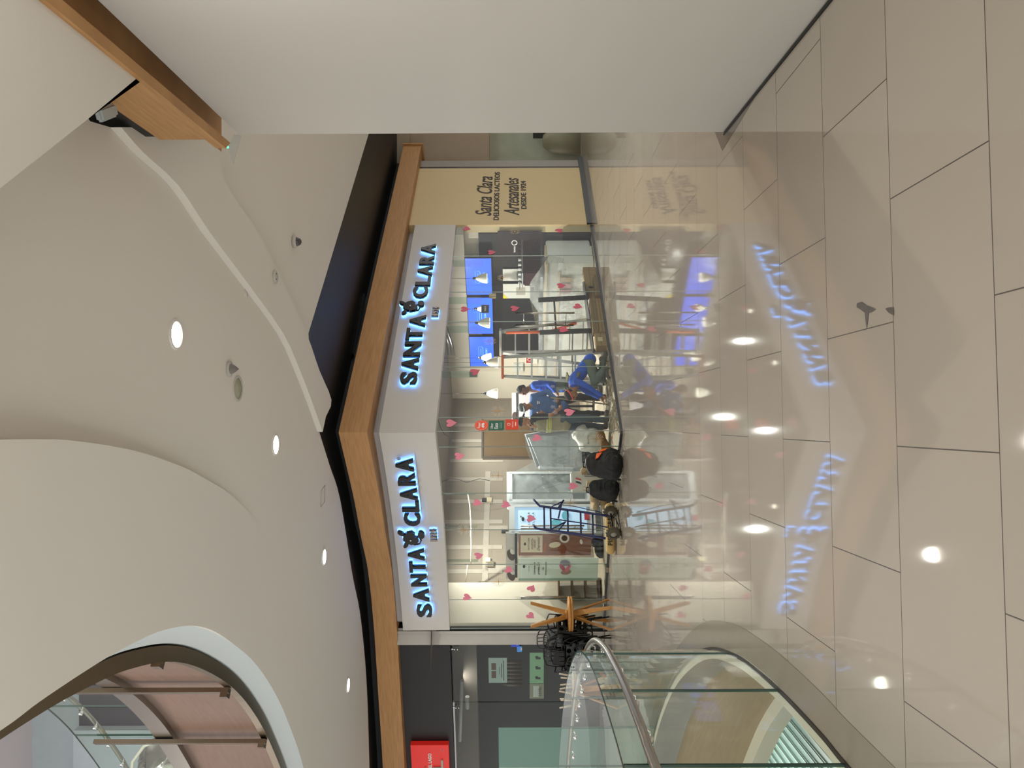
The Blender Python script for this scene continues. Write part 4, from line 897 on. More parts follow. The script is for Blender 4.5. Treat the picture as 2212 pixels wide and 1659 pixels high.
# header poster behind the workers
A = at(1155, 878, 17.5); o = root('banner', (A.x, A.y, .9), 'white poster board with dark frame and cow picture behind the workers', 'banner', rz=-.1)
obj('sheet', B().box((0, 0, .42), (.62, .02, 1.05)), mat('board white', '#c8c0c4', .5), o); obj('frame_bar', B().box((.0, -.02, .83), (.62, .03, .03)), BLACK, o); obj('cow_patch', B().prism([(-.22+x, -.02, .88+z) for x, z in el(0, 0, .1, .06)], (0, -.003, 0)), mat('cow brown', '#4b352c'), o)
obj('stand', B().box((0, .03, -.3), (.05, .05, 1.2)).box((0, .03, -.885), (.5, .3, .03)), DARKM, o)
# bags, rolls, rubble
def blobmesh(parts, vox, sm=3):
    b = B()
    for q in parts:
        if q[0] == 's': b.sphere(q[1], q[2], 12, q[3] if len(q) > 3 else (1, 1, 1), q[4] if len(q) > 4 else None)
        else:
            p0, p1, r0, r1 = q[1], q[2], q[3], q[4]; p0, p1 = V(p0), V(p1)
            b.tube([p0, p0.lerp(p1, .5), p1], [r0, (r0+r1)/2, r1], 12); b.sphere(p0, r0, 12); b.sphere(p1, r1, 12)
    me = bpy.data.meshes.new('tmp'); b.bm.to_mesh(me); b.bm.free(); o = bpy.data.objects.new('tmp', me); COL.objects.link(o)
    m = o.modifiers.new('r', 'REMESH'); m.mode = 'VOXEL'; m.voxel_size = vox; m.use_smooth_shade = True
    if sm: m2 = o.modifiers.new('s', 'SMOOTH'); m2.iterations = sm; m2.factor = .6
    bpy.context.view_layer.update(); r = bpy.data.meshes.new_from_object(o.evaluated_get(bpy.context.evaluated_depsgraph_get()))
    bpy.data.objects.remove(o); bpy.data.meshes.remove(me)
    bb = B(); bb.bm.from_mesh(r); bpy.data.meshes.remove(r)
    for f in bb.bm.faces: f.smooth = True
    return bb
def crumple(b, amp, sc, seed=0):
    from mathutils import noise
    for v in b.bm.verts: v.co += V(noise.noise_vector(v.co*sc+V((seed, seed*2, 0))))*amp
    return b
def gp(x, y, d, z): q = at(1110, y, d); return V((q.x, q.y, z))
WBAG = mat('white plastic bag', '#d3cfc6', .35, var=.04); PAP = mat('kraft paper', '#a68a63', .8, var=.08, scale=10)
o = obj('plastic_bag', crumple(blobmesh([('s', gp(0, 952, 14.75, .36), .24, (1, .7, 1.2)), ('s', gp(0, 938, 14.8, .5), .16, (1, .8, 1.3)), ('s', gp(0, 962, 14.8, .2), .2, (1.2, .8, 1))], .02), .05, 7), WBAG, label='large white plastic bag with small print slumped below the freezer', cat='bag')
b = B(); Mb = frame(gp(0, 950, 14.5, .42), (1, .1, 0)); puttext(b, 'BOUTIQ', Mb, w=.16, off=.01); obj('print', b, mat('grey print', '#57544f'), o, world=True)
o = root('paper_bag', tuple(gp(0, 1043, 15.0, .005)), 'white paper bag with tricolour emblem beside the smaller backpack', 'bag', rz=.3)
obj('body', crumple(B().box((0, 0, .36), (.38, .2, .70), bev=.02), .015, 6), mat('white paper', '#c9c5bd', .6), o)
for k, c in enumerate(('#1c1c1c', '#e8e8e8', '#c23b33')): obj('emblem_stripe', B().prism([(-.05+.03*k, -.115, .52), (-.01+.03*k, -.115, .52), (.02+.03*k, -.115, .62), (-.02+.03*k, -.115, .62)], (0, -.003, 0)), mat('emb'+c, c), o)
obj('print', B().box((.14, -.112, .3), (.02, .004, .4)).box((.1, -.112, .3), (.01, .004, .3)), mat('grey print', '#57544f'), o)
o = root('paper_bag', tuple(gp(0, 1052, 14.55, .005)), 'open brown paper bag behind the smaller backpack', 'bag', rz=-.2)
obj('body', crumple(B().box((0, 0, .22), (.22, .14, .44), bev=.01), .015, 8, 3), PAP, o); obj('handle', B().tube([(-.05, -.08, .42), (-.03, -.09, .52), (.03, -.09, .52), (.05, -.08, .42)], .006, 6), PAP, o)
obj('paper_bag', crumple(blobmesh([('s', gp(0, 1010, 14.9, .28), .12, (1, .7, 1.3)), ('s', gp(0, 1018, 14.9, .45), .07, (1.2, .8, 1.3)), ('s', gp(0, 1010, 14.9, .1), .13, (1, .8, .8))], .012), .04, 10), PAP, label='crumpled brown paper bag behind the larger backpack', cat='bag')
for y0, dz, lb in ((1083, .115, 'upper of two tan kraft paper rolls beside the backpack'), ):
    pass
for z, r, lb in ((.09, .085, 'lower of two tan kraft paper parcels right of the cooler'), (.27, .09, 'upper of two tan kraft paper parcels right of the cooler')):
    obj('paper_parcel', crumple(blobmesh([('c', gp(0, 1069, 15.0, z), gp(0, 1094, 14.8, z), r, r*.9)], .012), .02, 12), PAP, label=lb, cat='parcel')
obj('rolled_paper', crumple(blobmesh([('c', gp(0, 936, 14.5, .2), gp(0, 985, 14.3, .08), .07, .10)], .012), .03, 9), mat('brown paper roll', '#77593a', .8, var=.2), label='dark brown rolled paper leaning beside the larger backpack', cat='paper roll')
# rubble along the glass
b = B()
for k in range(160):
    yy = random.uniform(740, 935); s = random.uniform(.12, .9) if yy > 800 else random.uniform(.15, .5)
    q = S(t_at(yy, s), s, 0); r_ = random.uniform(.012, .05)
    b.box((q.x, q.y, r_*.4+.004), (r_*random.uniform(1, 2.6), r_, r_*.8), random.uniform(0, 3))
obj('floor_rubble', b, mat('rubble', '#a08f74', .9, var=.3, scale=20), kind='stuff', label='broken plaster rubble strewn over the floor behind the right glass', cat='rubble')
for k, (ya, yb, s, lb) in enumerate(((938, 972, .75, 'orange and white striped strip on the floor left of the corner'), )):
    A, Q = gp(0, ya, 14.3, .012), gp(0, yb, 14.15, .012); o = root('striped_strip', tuple((A+Q)/2), lb, 'floor strip')
    for j in range(6):
        a_, q_ = A.lerp(Q, j/6), A.lerp(Q, (j+1)/6); obj('stripe', B().box((a_+q_)/2, ((q_-a_).length, .05, .008), math.atan2((Q-A).y, (Q-A).x)), mat('strip orange', '#c8642c') if j % 2 else mat('strip white', '#cfcac0'), o, world=True)
for k in range(5):
    q = gp(0, 1000+k*38, 14.5+k*.1, .006); obj('floor_plank', B().box(V((q.x, q.y, .012)), (.5, .9, .016), .5), mat('pale plank', '#b5afa2', .6, var=.08), label='pale grey floor plank laid behind the left front', cat='plank', group='pale planks on the shop floor')
# shelf and chairs seen at the last pane
o = root('wooden_shelf', tuple(ground(1272, 16.3)), 'dark brown low shelf unit behind the last left pane', 'shelf', rz=.2)
obj('side_panel', B().box((-.2, 0, .45), (.03, .4, .88)), WOODB, o); obj('side_panel', B().box((.2, 0, .45), (.03, .4, .88)), WOODB, o)
for z in (.05, .32, .6, .88): obj('shelf_board', B().box((0, 0, z), (.4, .4, .03)), WOODB, o)
# ================================================================ PEOPLE
SKIN = mat('tan skin', '#9c6b4c', .5, var=.05); SKIN2 = mat('darker skin', '#7a4f38', .5, var=.05)
HAIR = mat('dark hair', '#1b1512', .7, var=.2, scale=40)
BLUE = mat('royal blue cloth', '#1f4fb4', .8, var=.12, scale=9, bump=.5); BLUE2 = mat('faded blue cloth', '#46699f', .85, var=.1, scale=9, bump=.5)
JEAN = mat('blue grey denim', '#3c4c55', .85, var=.2, scale=12, bump=.4); JEAND = mat('dark work trousers', '#2d2c2a', .9, var=.2, scale=10, bump=.4); JEANG = mat('grey green trousers', '#5d665c', .9, var=.15, scale=10, bump=.5)
KHAKI = mat('khaki vest', '#8f8568', .85, var=.1, scale=10, bump=.3); BOOT = mat('dusty boot', '#4c463d', .8, var=.2)
def hand(w, d, n, curl=.5, s=1.0, side=1):
    w, d, n = V(w), V(d).normalized(), V(n); n = (n-d*n.dot(d)).normalized(); a = d.cross(n)*side
    P = [('c', w, w+d*.05*s, .026*s, .03*s), ('s', w+d*.055*s+a*.012*s, .030*s), ('s', w+d*.055*s-a*.014*s, .028*s)]
    for k, (L_, off) in enumerate(((.068, .030), (.078, .010), (.073, -.011), (.056, -.031))):
        b0 = w+d*.085*s+a*off*s; c1 = curl+.08*k; m_ = b0+(d*math.cos(c1)+n*math.sin(c1))*L_*.5*s; e_ = m_+(d*math.cos(2.1*c1)+n*math.sin(2.1*c1))*L_*.5*s
        P += [('c', w+d*.05*s+a*off*.8*s, b0, .0125*s, .011*s), ('c', b0, m_, .0105*s, .0098*s), ('c', m_, e_, .0098*s, .0085*s)]
    t0 = w+d*.025*s+a*.03*s; t1 = t0+(a*.7+d*.6+n*.3).normalized()*.042*s; t2 = t1+(d*.8+a*.15+n*.5).normalized()*.032*s
    return P+[('c', t0, t1, .014*s, .0115*s), ('c', t1, t2, .0112*s, .009*s)]
def headM(f, tilt=0):
    f = V(f).normalized(); r = f.cross(V((0, 0, 1))).normalized(); u = r.cross(f).normalized()
    if tilt: q = Matrix.Rotation(tilt, 3, f); r, u = q @ r, q @ u
    return Matrix(((r.x, -f.x, u.x), (r.y, -f.y, u.y), (r.z, -f.z, u.z)))      # local x=side, -y=front, z=up
def head(c, f, tilt=0):
    M = headM(f, tilt); c = V(c); q = lambda *a: c+M @ V(a)
    P = [('s', q(0, .012, .025), 1, (.076, .094, .098), M), ('s', q(0, -.012, -.03), 1, (.064, .074, .078), M), ('s', q(0, -.05, -.082), 1, (.032, .03, .026), M), ('s', q(0, -.03, -.06), 1, (.052, .05, .04), M),
         ('c', q(0, -.086, .02), q(0, -.105, -.018), .010, .0155), ('s', q(0, -.082, -.052), 1, (.022, .012, .008), M), ('s', q(0, -.08, -.063), 1, (.02, .011, .008), M), ('s', q(0, -.08, .038), 1, (.05, .014, .01), M)]
    for s in (-1, 1): P += [('s', q(s*.078, .01, -.005), 1, (.012, .02, .032), M), ('s', q(s*.04, -.055, -.025), 1, (.026, .024, .03), M)]
    return P, M, q
def person(name_lb, loc, rz, J, skin, shirt, pants, top, f, tilt=0, sleeves='long', extra=None, hairlen=0, H=1.72, cap=None, vest=None, boots=BOOT, group=None):
    o = root('person', tuple(loc), name_lb, 'person', rz=rz)
    N = {k: V(v) for k, v in J.items() if not isinstance(v, float)}
    hp, M, q = head(N['head'], f, tilt)
    body = list(hp); sk = N['chest']
    body += [('c', N['neck'], N['head']+V((0, 0, -.04)), .058, .052), ('c', N['neck']+V((0, 0, -.03)), N['chest'], .085, .12)]
    def torso(g):
        r = []
        sl, sr = N['shl'], N['shr']; ax = (sl-sr).normalized()
        for k in range(7):
            t = k/6; c = N['pelvis'].lerp(N['chest'], t); w = .10+.045*t; 
            r.append(('c', c-ax*w*.55, c+ax*w*.55, .098+.012*math.sin(t*3)+g, .098+.012*math.sin(t*3)+g))
        r += [('c', sl*.82+N['chest']*.18, sr*.82+N['chest']*.18, .075+g, .075+g), ('c', N['chest'], N['neck']+V((0, 0, -.02)), .11+g, .062+g)]
        return r
    body += torso(0)
    for s in 'lr':
        body += [('c', N['sh'+s], N['el'+s], .05, .040), ('c', N['el'+s], N['wr'+s], .041, .027)]
        body += [('c', N['hip'+s], N['kn'+s], .086, .056), ('c', N['kn'+s], N['an'+s], .056, .038), ('c', N['an'+s]+V((0, 0, -.03)), N['toe'+s], .04, .03)]
        d = N['wr'+s]-N['el'+s]; body += hand(N['wr'+s], N.get('hd'+s, d), N.get('hn'+s, V((0, 0, 1)) if abs(d.normalized().z) < .8 else V((1 if s == 'l' else -1, -.3, 0))), curl=J.get('curl'+s, .5) if isinstance(J.get('curl'+s, .5), float) else .5, side=1 if s == 'l' else -1)
    obj('body', blobmesh([p for p in body], .0105, 2), skin, o, fix=False)
    g = .016; sp = torso(g)
    for s in 'lr':
        e_ = N['el'+s]; w_ = N['wr'+s]; sp.append(('c', N['sh'+s], e_, .066, .054) if sleeves == 'long' else ('c', N['sh'+s], N['sh'+s].lerp(e_, .75), .066, .062))
        if sleeves == 'long': sp += [('c', e_, e_.lerp(w_, .93), .054, .038)]
    hem = N['pelvis']-(N['chest']-N['pelvis']).normalized()*.10
    ax = (N['hipl']-N['hipr']).normalized(); sp.append(('c', hem-ax*.06, hem+ax*.06, .115, .115))
    obj('shirt', crumple(blobmesh(sp, .014, 2), .012, 9), shirt, o, fix=False)
    pp = [('c', N['pelvis']-ax*.07, N['pelvis']+ax*.07, .112, .112)]
    for s in 'lr':
        pp += [('c', N['hip'+s], N['kn'+s], .104, .075), ('c', N['kn'+s], N['an'+s]+(N['kn'+s]-N['an'+s]).normalized()*.03, .075, .062)]
    obj('trousers', crumple(blobmesh(pp, .014, 2), .014, 10, 5), pants, o, fix=False)
    for s in 'lr':
        obj('boot', blobmesh([('c', N['an'+s]+V((0, 0, .02)), N['an'+s]+V((0, 0, -.03)), .055, .05), ('c', N['an'+s]+V((0, 0, -.045)), N['toe'+s]+V((0, 0, .0)), .048, .042)], .012, 1), boots, o, fix=False)
    if top == 'hair' or hairlen:
        obj('hair', crumple(blobmesh([('s', q(0, .025, .045), 1, (.082, .094, .092), M), ('s', q(0, .05, .0), 1, (.074, .066, .07), M)], .010, 1), .006, 30), HAIR, o, fix=False)
    if cap:
        h = obj('cap', blobmesh([('s', q(0, .014, .055), 1, (.088, .106, .078), M)], .010, 1), cap[0], o, fix=False)
        bs = cap[1]
        pts = [q(.078*math.sin(a), bs*(.07+.11*math.cos(a)), .04-.012*math.cos(a)) for a in [k*PI/10-PI/2 for k in range(11)]]
        obj('cap_brim', B().prism(pts, M @ V((0, 0, .012))), cap[0], h)
        if len(cap) > 2: obj('cap_band', B().tube([q(.09*math.sin(a), .014+.108*math.cos(a), .035) for a in [k*PI/10 for k in range(20)]], .016, 6, closed=True), cap[2], h)
    for s in (-1, 1):
        obj('eye', B().sphere(q(s*.032, -.082, .012), .011, 8), mat('eye dark', '#1a1210', .2), o); obj('eyebrow', B().tube([q(s*.018, -.092, .036), q(s*.034, -.09, .04), q(s*.05, -.078, .034)], .0045, 5), HAIR, o)
    obj('mouth', B().tube([q(-.022, -.088, -.058), q(0, -.094, -.056), q(.022, -.088, -.058)], .004, 5), mat('lips', '#6d3b30', .5), o)
    if vest:
        vp = torso(.034)[:-2]+[('c', N['shl']*.72+N['chest']*.28, N['shr']*.72+N['chest']*.28, .095, .095)]
        v_ = obj('vest', crumple(blobmesh(vp+[('c', hem-ax*.055, hem+ax*.055, .13, .13)], .014, 2), .01, 9), vest, o, fix=False)
        for zz in (-.02, .16): 
            c = N['pelvis'].lerp(N['chest'], .48+zz); R = .165
            for k_, m_ in ((0, mat('hi-vis yellow', '#d6cf3e', .5)), (.018, mat('silver tape', '#b8b8b0', .4)), (.036, mat('hi-vis yellow', '#d6cf3e'))):
                if zz > 0 and k_ == .036: continue
                obj('reflective_band', B().tube([c+ax*(.215*math.cos(a))+V((0, 0, k_))+ax.cross(V((0, 0, 1)))*(.152*math.sin(a)) for a in [k*PI/14 for k in range(28)]], .0085, 6, closed=True), m_, v_)
    return o, N, M, q
def base(H=1.72, st=.2):
    k = H/1.72
    return dict(pelvis=(0, 0, .93*k), chest=(0, 0, 1.27*k), neck=(0, .005, 1.46*k), head=(0, -.015, 1.60*k), shl=(.185, 0, 1.40*k), shr=(-.185, 0, 1.40*k), ell=(.25, .02, 1.12*k), elr=(-.25, .02, 1.12*k), wrl=(.27, -.04, .88*k), wrr=(-.27, -.04, .88*k),
                hipl=(.09, 0, .90*k), hipr=(-.09, 0, .90*k), knl=(.05+st/2, -.02, .49*k), knr=(-.05-st/2, -.02, .49*k), anl=(.03+st/2, .02, .10), anr=(-.03-st/2, .02, .10), toel=(.05+st/2, -.16, .045), toer=(-.05-st/2, -.16, .045))
# worker with khaki vest, seen from behind-left, facing right
J = base(1.74, .16); J.update(head=(.015, -.05, 1.60), ell=(.26, -.10, 1.13), wrl=(.16, -.30, 1.02), elr=(-.27, .04, 1.12), wrr=(-.20, -.17, .95), curlr=.9)
pw_ = gp(0, 914, 14.75, .005)
person('person in khaki vest with yellow bands, dark cap and jeans at the shop corner', pw_, 2.25, J, mat('warm skin', '#a9714d', .5), mat('black tee', '#17161a', .9), JEAN, None, (0, -1, -.25), sleeves='short', cap=(mat('navy cap', '#15161d', .8), -1), vest=KHAKI)
# worker facing us, faded blue shirt, grey cap, leaning on a stick
J = base(1.74, .24); J.update(head=(-.03, -.05, 1.585), ell=(.27, -.06, 1.13), wrl=(.12, -.25, .98), elr=(-.27, -.02, 1.13), wrr=(-.17, -.26, 1.21), hdr=(-.1, -.2, .9), curll=1.0, chest=(0, -.01, 1.27))
p2 = gp(0, 877, 15.35, .005)
o2, N, M, q = person('person in a faded blue long-sleeved shirt and grey cap, facing the viewer with a stick', p2, .12, J, SKIN, BLUE2, JEAND, None, (-.45, -1, -.25), tilt=.12, cap=(mat('grey cap', '#5d6064', .85), -1))
b = B(); Mt = frame((.06, -.155, 1.30), (1, 0, 0)); b.box((.05, -.148, 1.33), (.06, .01, .022)).box((.05, -.148, 1.30), (.045, .01, .018)); obj('chest_print', b, WV, o2)
hw = p2+Matrix.Rotation(.12, 3, 'Z') @ V((.13, -.33, .985))
obj('stick', B().tube([hw+V((.0, .01, .10)), V((hw.x-.13, hw.y-.3, .02))], .013, 8), mat('pale stick', '#9c8a70', .6), label='pale wooden stick held by the person in the grey cap', cat='stick')
# worker in profile facing left, royal blue shirt
J = base(1.70, .14); J.update(head=(0, -.075, 1.60), neck=(0, -.03, 1.46), ell=(.23, .03, 1.12), wrl=(.2, -.16, .95), elr=(-.23, .03, 1.12), wrr=(-.12, -.25, 1.0))
o1, N, M, q = person('person in a royal blue long-sleeved shirt with short dark hair, standing in profile', gp(0, 835, 15.95, .005), -1.35, J, SKIN2, BLUE, JEANG, 'hair', (0, -1, -.35), hairlen=1)
for k, c in enumerate(('#2f7a4a', '#dcdcd6', '#b02f35')): obj('flag_patch', B().box((-.262, -.02+.02*k, 1.29), (.012, .02, .05)), mat('flag'+c, c, .6), o1)
# kneeling worker, bent to the left over the floor
J = dict(pelvis=(.22, .02, .42), chest=(-.10, -.02, .66), neck=(-.25, -.03, .71), head=(-.36, -.06, .72), shl=(-.12, -.19, .63), shr=(-.12, .17, .63), ell=(-.25, -.24, .42), elr=(-.28, .16, .42), wrl=(-.40, -.22, .17), wrr=(-.42, .08, .18),
         hdl=(-.5, 0, -.6), hdr=(-.5, 0, -.6), hnl=(-1, 0, .3), hnr=(-1, 0, .3),
         hipl=(.20, -.09, .38), hipr=(.20, .10, .38), knl=(-.14, -.16, .30), knr=(-.06, .14, .12), anl=(.10, -.15, .11), anr=(.33, .12, .11), toel=(-.04, -.16, .045), toer=(.45, .12, .06))
o4, N, M, q = person('person in royal blue shirt crouching on the floor, backwards black and red cap', gp(0, 812, 14.65, .005), .12, J, SKIN, BLUE, JEANG, 'hair', (-.85, -.2, -.55), hairlen=1, cap=(mat('black cap', '#17181a', .8), 1, mat('coral band', '#e0524a', .6)))
obj('shoulder_strap', B().prism([(-.02, -.05, .76), (-.12, -.05, .775), (-.02, .10, .80), (.08, .10, .78)], (0, 0, .02)).prism([(-.02, -.055, .77), (-.12, -.05, .775), (-.06, -.235, .6), (.04, -.235, .56)], (0, -.012, .01)), mat('olive strap', '#5f5b35', .8), o4)
b = B(); Mt = frame((.06, .0, .705), (-1, 0, .62), (0, 1, 0)); b.box((.05, -.13, .67), (.10, .02, .03)).box((.12, -.125, .62), (.06, .02, .03)); obj('back_print', b, WV, o4)
# ================================================================ OUTSIDE THE FRONT: BACKPACKS, HAND TRUCK, TABLES, CHAIRS
BP = mat('black nylon', '#0d0d0e', .55, var=.3, scale=25, bump=.4); BPG = mat('dark grey nylon', '#2b2b2c', .6)
def backpack(loc, rz, w, d, h, lb, accent=None, lean=.0):
    o = root('backpack', tuple(loc), lb, 'backpack', rz=rz); L_ = lambda p: (p[0], p[1]+lean*p[2], p[2])
    parts = [('s', L_((0, 0, h*.42)), 1, (w*.5, d*.48, h*.43)), ('s', L_((0, 0, h*.22)), 1, (w*.53, d*.52, h*.24)), ('s', L_((0, .0, h*.72)), 1, (w*.42, d*.4, h*.28)), ('s', L_((0, -d*.38, h*.30)), 1, (w*.36, d*.22, h*.24)), ('s', L_((w*.42, 0, h*.28)), 1, (w*.12, d*.3, h*.2)), ('s', L_((-w*.42, 0, h*.28)), 1, (w*.12, d*.3, h*.2))]
    obj('body', crumple(blobmesh(parts, .018, 2), .02, 8), BP, o, fix=False)
    obj('zip', B().tube([L_((w*.34*math.cos(a), -d*.50, h*.30+h*.20*math.sin(a))) for a in [k*PI/10 for k in range(11)]], .005, 5), BPG, o)
    obj('top_handle', B().tube([L_((-.05, d*.1, h*.94)), L_((-.04, d*.1, h*1.04)), L_((.04, d*.1, h*1.04)), L_((.05, d*.1, h*.94))], .012, 6), BP, o)
    for s in (-1, 1): obj('shoulder_strap', B().tube([L_((s*w*.2, d*.42, h*.85)), L_((s*w*.34, d*.62, h*.6)), L_((s*w*.42, d*.6, h*.25)), L_((s*w*.5, d*.3, h*.05))], .018, 6), BP, o)
    obj('loose_strap', B().tube([(w*.45, -.02, .06), (w*.62, -.05, .03), (w*.70, .02, .012), (w*.55, .08, .012)], .008, 6), BP, o)
    if accent: obj('orange_trim', B().prism([L_((w*.1, -d*.42, h*.74)), L_((w*.28, -d*.36, h*.70)), L_((w*.33, -d*.33, h*.55)), L_((w*.14, -d*.46, h*.66))], (.01, -.02, 0)).prism([L_((w*.36, -d*.2, h*.60)), L_((w*.43, -d*.15, h*.62)), L_((w*.5, -d*.15, h*.40)), L_((w*.43, -d*.25, h*.44))], (.01, -.02, 0)), mat('orange nylon', '#e2621f', .5), o)
    obj('patch', B().box(L_((.03, -d*.52, h*.2)), (w*.3, .01, .05)), BPG, o)
    return o
backpack(gp(0, 1003, 12.98, .003), .35, .50, .30, .62, 'large black backpack with orange trim standing against the left front', True, .03)
backpack(gp(0, 1057, 13.45, .003), .45, .40, .24, .53, 'smaller plain black backpack beside the large one', False, .03)
# ---- hand truck
NAVY = mat('navy enamel', '#1b2350', .35, var=.08)
h0 = gp(0, 1134, 13.35, 0)
o = root('hand_truck', tuple(h0), 'dark blue tubular hand truck with two brown wheels leaning on the left front', 'hand truck')
def hp(x, y, d): return at(x, y, d)
dT, dB = 13.72, 13.33
def hx(x, y): return at(x, y, dB+(dT-dB)*(1315-x)/160 + (1112-y)*.0085*.6)
RAILS = [[(1152, 1079), (1160, 1087), (1166, 1093), (1200, 1098), (1245, 1104), (1290, 1111), (1312, 1114)], [(1151, 1134), (1158, 1141), (1167, 1143), (1200, 1147), (1245, 1153), (1285, 1159), (1308, 1163)]]
for R_ in RAILS:
    obj('side_rail', B().tube([hx(*q) for q in R_], .021, 8), NAVY, o, world=True)
for x, ya, yb in ((1175, 1096, 1143), (1189, 1098, 1146), (1226, 1103, 1150), (1254, 1107, 1154), (1280, 1110, 1160)):
    obj('cross_bar', B().tube([hx(x, ya), hx(x+1, yb)], .016, 8), NAVY, o, world=True)
obj('centre_bar', B().tube([hx(1190, 1120), hx(1230, 1126), hx(1280, 1133), hx(1312, 1139)], .011, 8), NAVY, o, world=True)
obj('diagonal_brace', B().tube([hx(1188, 1145), hx(1222, 1127)], .012, 8), NAVY, o, world=True)
obj('diagonal_brace', B().tube([hx(1207, 1145), hx(1222, 1127)], .012, 8), NAVY, o, world=True)
obj('diagonal_brace', B().tube([hx(1206, 1120), hx(1214, 1084)], .014, 8), NAVY, o, world=True)
obj('folding_prop', B().tube([hx(1186, 1097), hx(1216, 1083)], .010, 8).tube([hx(1204, 1100), hx(1218, 1080)], .016, 8), NAVY, o, world=True)
for off, a_, b_ in ((-.14, (1178, 1088), (1300, 1108)), (-.14, (1180, 1150), (1302, 1172))):
    A, Q = hx(*a_), hx(*b_); obj('stair_runner', B().tube([A+V((0, .05, 0)), A.lerp(Q, .5)+V((.02, .12, 0)), Q+V((0, .05, 0))], .007, 6), NAVY, o, world=True)
w1, w2 = at(1318, 1106, 13.62), at(1327, 1152, 13.22)
w1.z = .125; w2.z = .125
ax_ = (w2-w1).normalized(); Mw = V((0, 0, 1)).rotation_difference(ax_).to_matrix()
obj('axle', B().tube([w1, w2], .016, 10), DARKM, o, world=True)
for w_ in (w1, w2):
    t_ = obj('tyre', B().lathe([(.065, -.042), (.112, -.04), (.122, -.022), (.125, 0), (.122, .022), (.112, .04), (.065, .042)], tuple(w_), 30, M=Mw), mat('brown rubber', '#4e4636', .8, var=.15, scale=20), o, world=True)
    b = B()
    for k in range(24):
        a = k*2*PI/24; b.box(w_+Mw @ V((.124*math.cos(a), .124*math.sin(a), .018 if k % 2 else -.018)), (.014, .012, .03), M=Mw @ Matrix.Rotation(a, 3, 'Z'))
    obj('tread_pattern', b, mat('brown rubber', '#4e4636'), t_)
    obj('hub', B().lathe([(0, -.046), (.03, -.046), (.06, -.03), (.065, 0), (.06, .03), (.03, .046), (0, .046)], tuple(w_), 20, M=Mw), mat('grey hub', '#8a867a', .5), o, world=True)
for tt in [x for x in o.children if x.name.startswith('tyre')]:
    for c in tt.children: c.data.transform(Matrix.Translation(-V(h0)))
tp = at(1328, 1126, 13.2); obj('toe_plate', B().hexa([w1+V((.02, -.02, -.115)), w2+V((.06, -.02, -.115)), w2+V((-.05, -.26, -.115)), w1+V((-.09, -.26, -.115))], [w1+V((.02, -.02, -.108)), w2+V((.06, -.02, -.108)), w2+V((-.05, -.26, -.108)), w1+V((-.09, -.26, -.108))]), DARKM, o, world=True)
obj('brake_bracket', B().tube([w1.lerp(w2, .2), w1.lerp(w2, .2)+V((-.02, -.12, -.06)), w1.lerp(w2, .5)+V((-.02, -.14, -.09))], .009, 6).tube([w1.lerp(w2, .8), w1.lerp(w2, .8)+V((-.02, -.12, -.06)), w1.lerp(w2, .5)+V((-.02, -.14, -.09))], .009, 6), DARKM, o, world=True)
# tan sack with dark letters, lying behind the wheels
A, Q = gp(0, 1112, 14.05, .105), gp(0, 1200, 13.85, .085)
A = w1+V((.02, .34, .0)); Q = A+V((-.74, -.05, -.02)); A.z = .1; Q.z = .09
o = root('tan_roll', tuple((A+Q)/2-V((0, 0, .09))), 'long tan paper roll with dark capitals lying behind the hand truck wheels', 'paper roll')
obj('body', blobmesh([('c', A, Q, .09, .085)], .014, 1), mat('tan paper', '#b99a5f', .7, var=.08), o, world=True)
b = B(); puttext(b, 'PISO GRES', frame((A+Q)/2+V((0, -.093, .01)), (1, .06, 0)), w=.55, off=.02, ext=.004); obj('lettering', b, mat('dark print', '#2d2418'), o, world=True)
# ---- stacked wooden tables
def table(loc, rz, lb, inv=False, r=.335, h=.745):
    o = root('round_table', tuple(loc), lb, 'table', rz=rz); s = -1 if inv else 1; Z = lambda z: (h-z) if inv else z
    obj('tabletop', B().lathe([(0, Z(h)), (r-.01, Z(h)), (r, Z(h-.01)), (r, Z(h-.035)), (r-.04, Z(h-.045)), (0, Z(h-.045))][::1], n=40), TABW, o)
    obj('hub_block', B().lathe([(0, Z(h-.045)), (.09, Z(h-.045)), (.08, Z(h-.10)), (0, Z(h-.10))], n=16), TABW, o)
    for k in range(4):
        a = k*PI/2+.5; c, s_ = math.cos(a), math.sin(a); t_ = V((-s_, c, 0)); rd = V((c, s_, 0))
        A, Q = rd*.05+V((0, 0, Z(h-.06))), rd*.30+V((0, 0, Z(0)))
        obj('leg', B().hexa([A-t_*.055-rd*.012, A+t_*.055-rd*.012, A+t_*.055+rd*.012, A-t_*.055+rd*.012], [Q-t_*.03-rd*.012, Q+t_*.03-rd*.012, Q+t_*.03+rd*.012, Q-t_*.03+rd*.012]), TABW, o)
    return o
tl = gp(0, 1328, 14.85, 0)
table(tl, .2, 'honey wood round table with splayed legs standing at the left end of the shop front')
table(tl+V((.0, 0, .748)), .55, 'second honey wood table stacked upside down, legs up, on the first', True)
t2l = gp(0, 1492, 14.0, 0)
table(t2l, .1, 'pale topped round table behind the glass railing, carrying upturned stools')
PEG = mat('pale beech', '#b8aa94', .5)
for k, (dx, dy, rz_, lb) in enumerate(((-.17, .02, .3, 'left one of two small stools upturned on the railing-side table'), (.18, -.04, .8, 'right one of two small stools upturned on the railing-side table'))):
    o = root('upturned_stool', tuple(t2l+V((dx, dy, .748))), lb, 'stool', rz=rz_)
    obj('seat', B().lathe([(0, 0), (.15, 0), (.155, .015), (.15, .03), (0, .03)], n=24), PEG, o)
    for j in range(4): a = j*PI/2; obj('leg', B().tube([(.1*math.cos(a), .1*math.sin(a), .03), (.14*math.cos(a), .14*math.sin(a), .26-.02*(j % 2))], [.018, .013], 8), PEG, o)
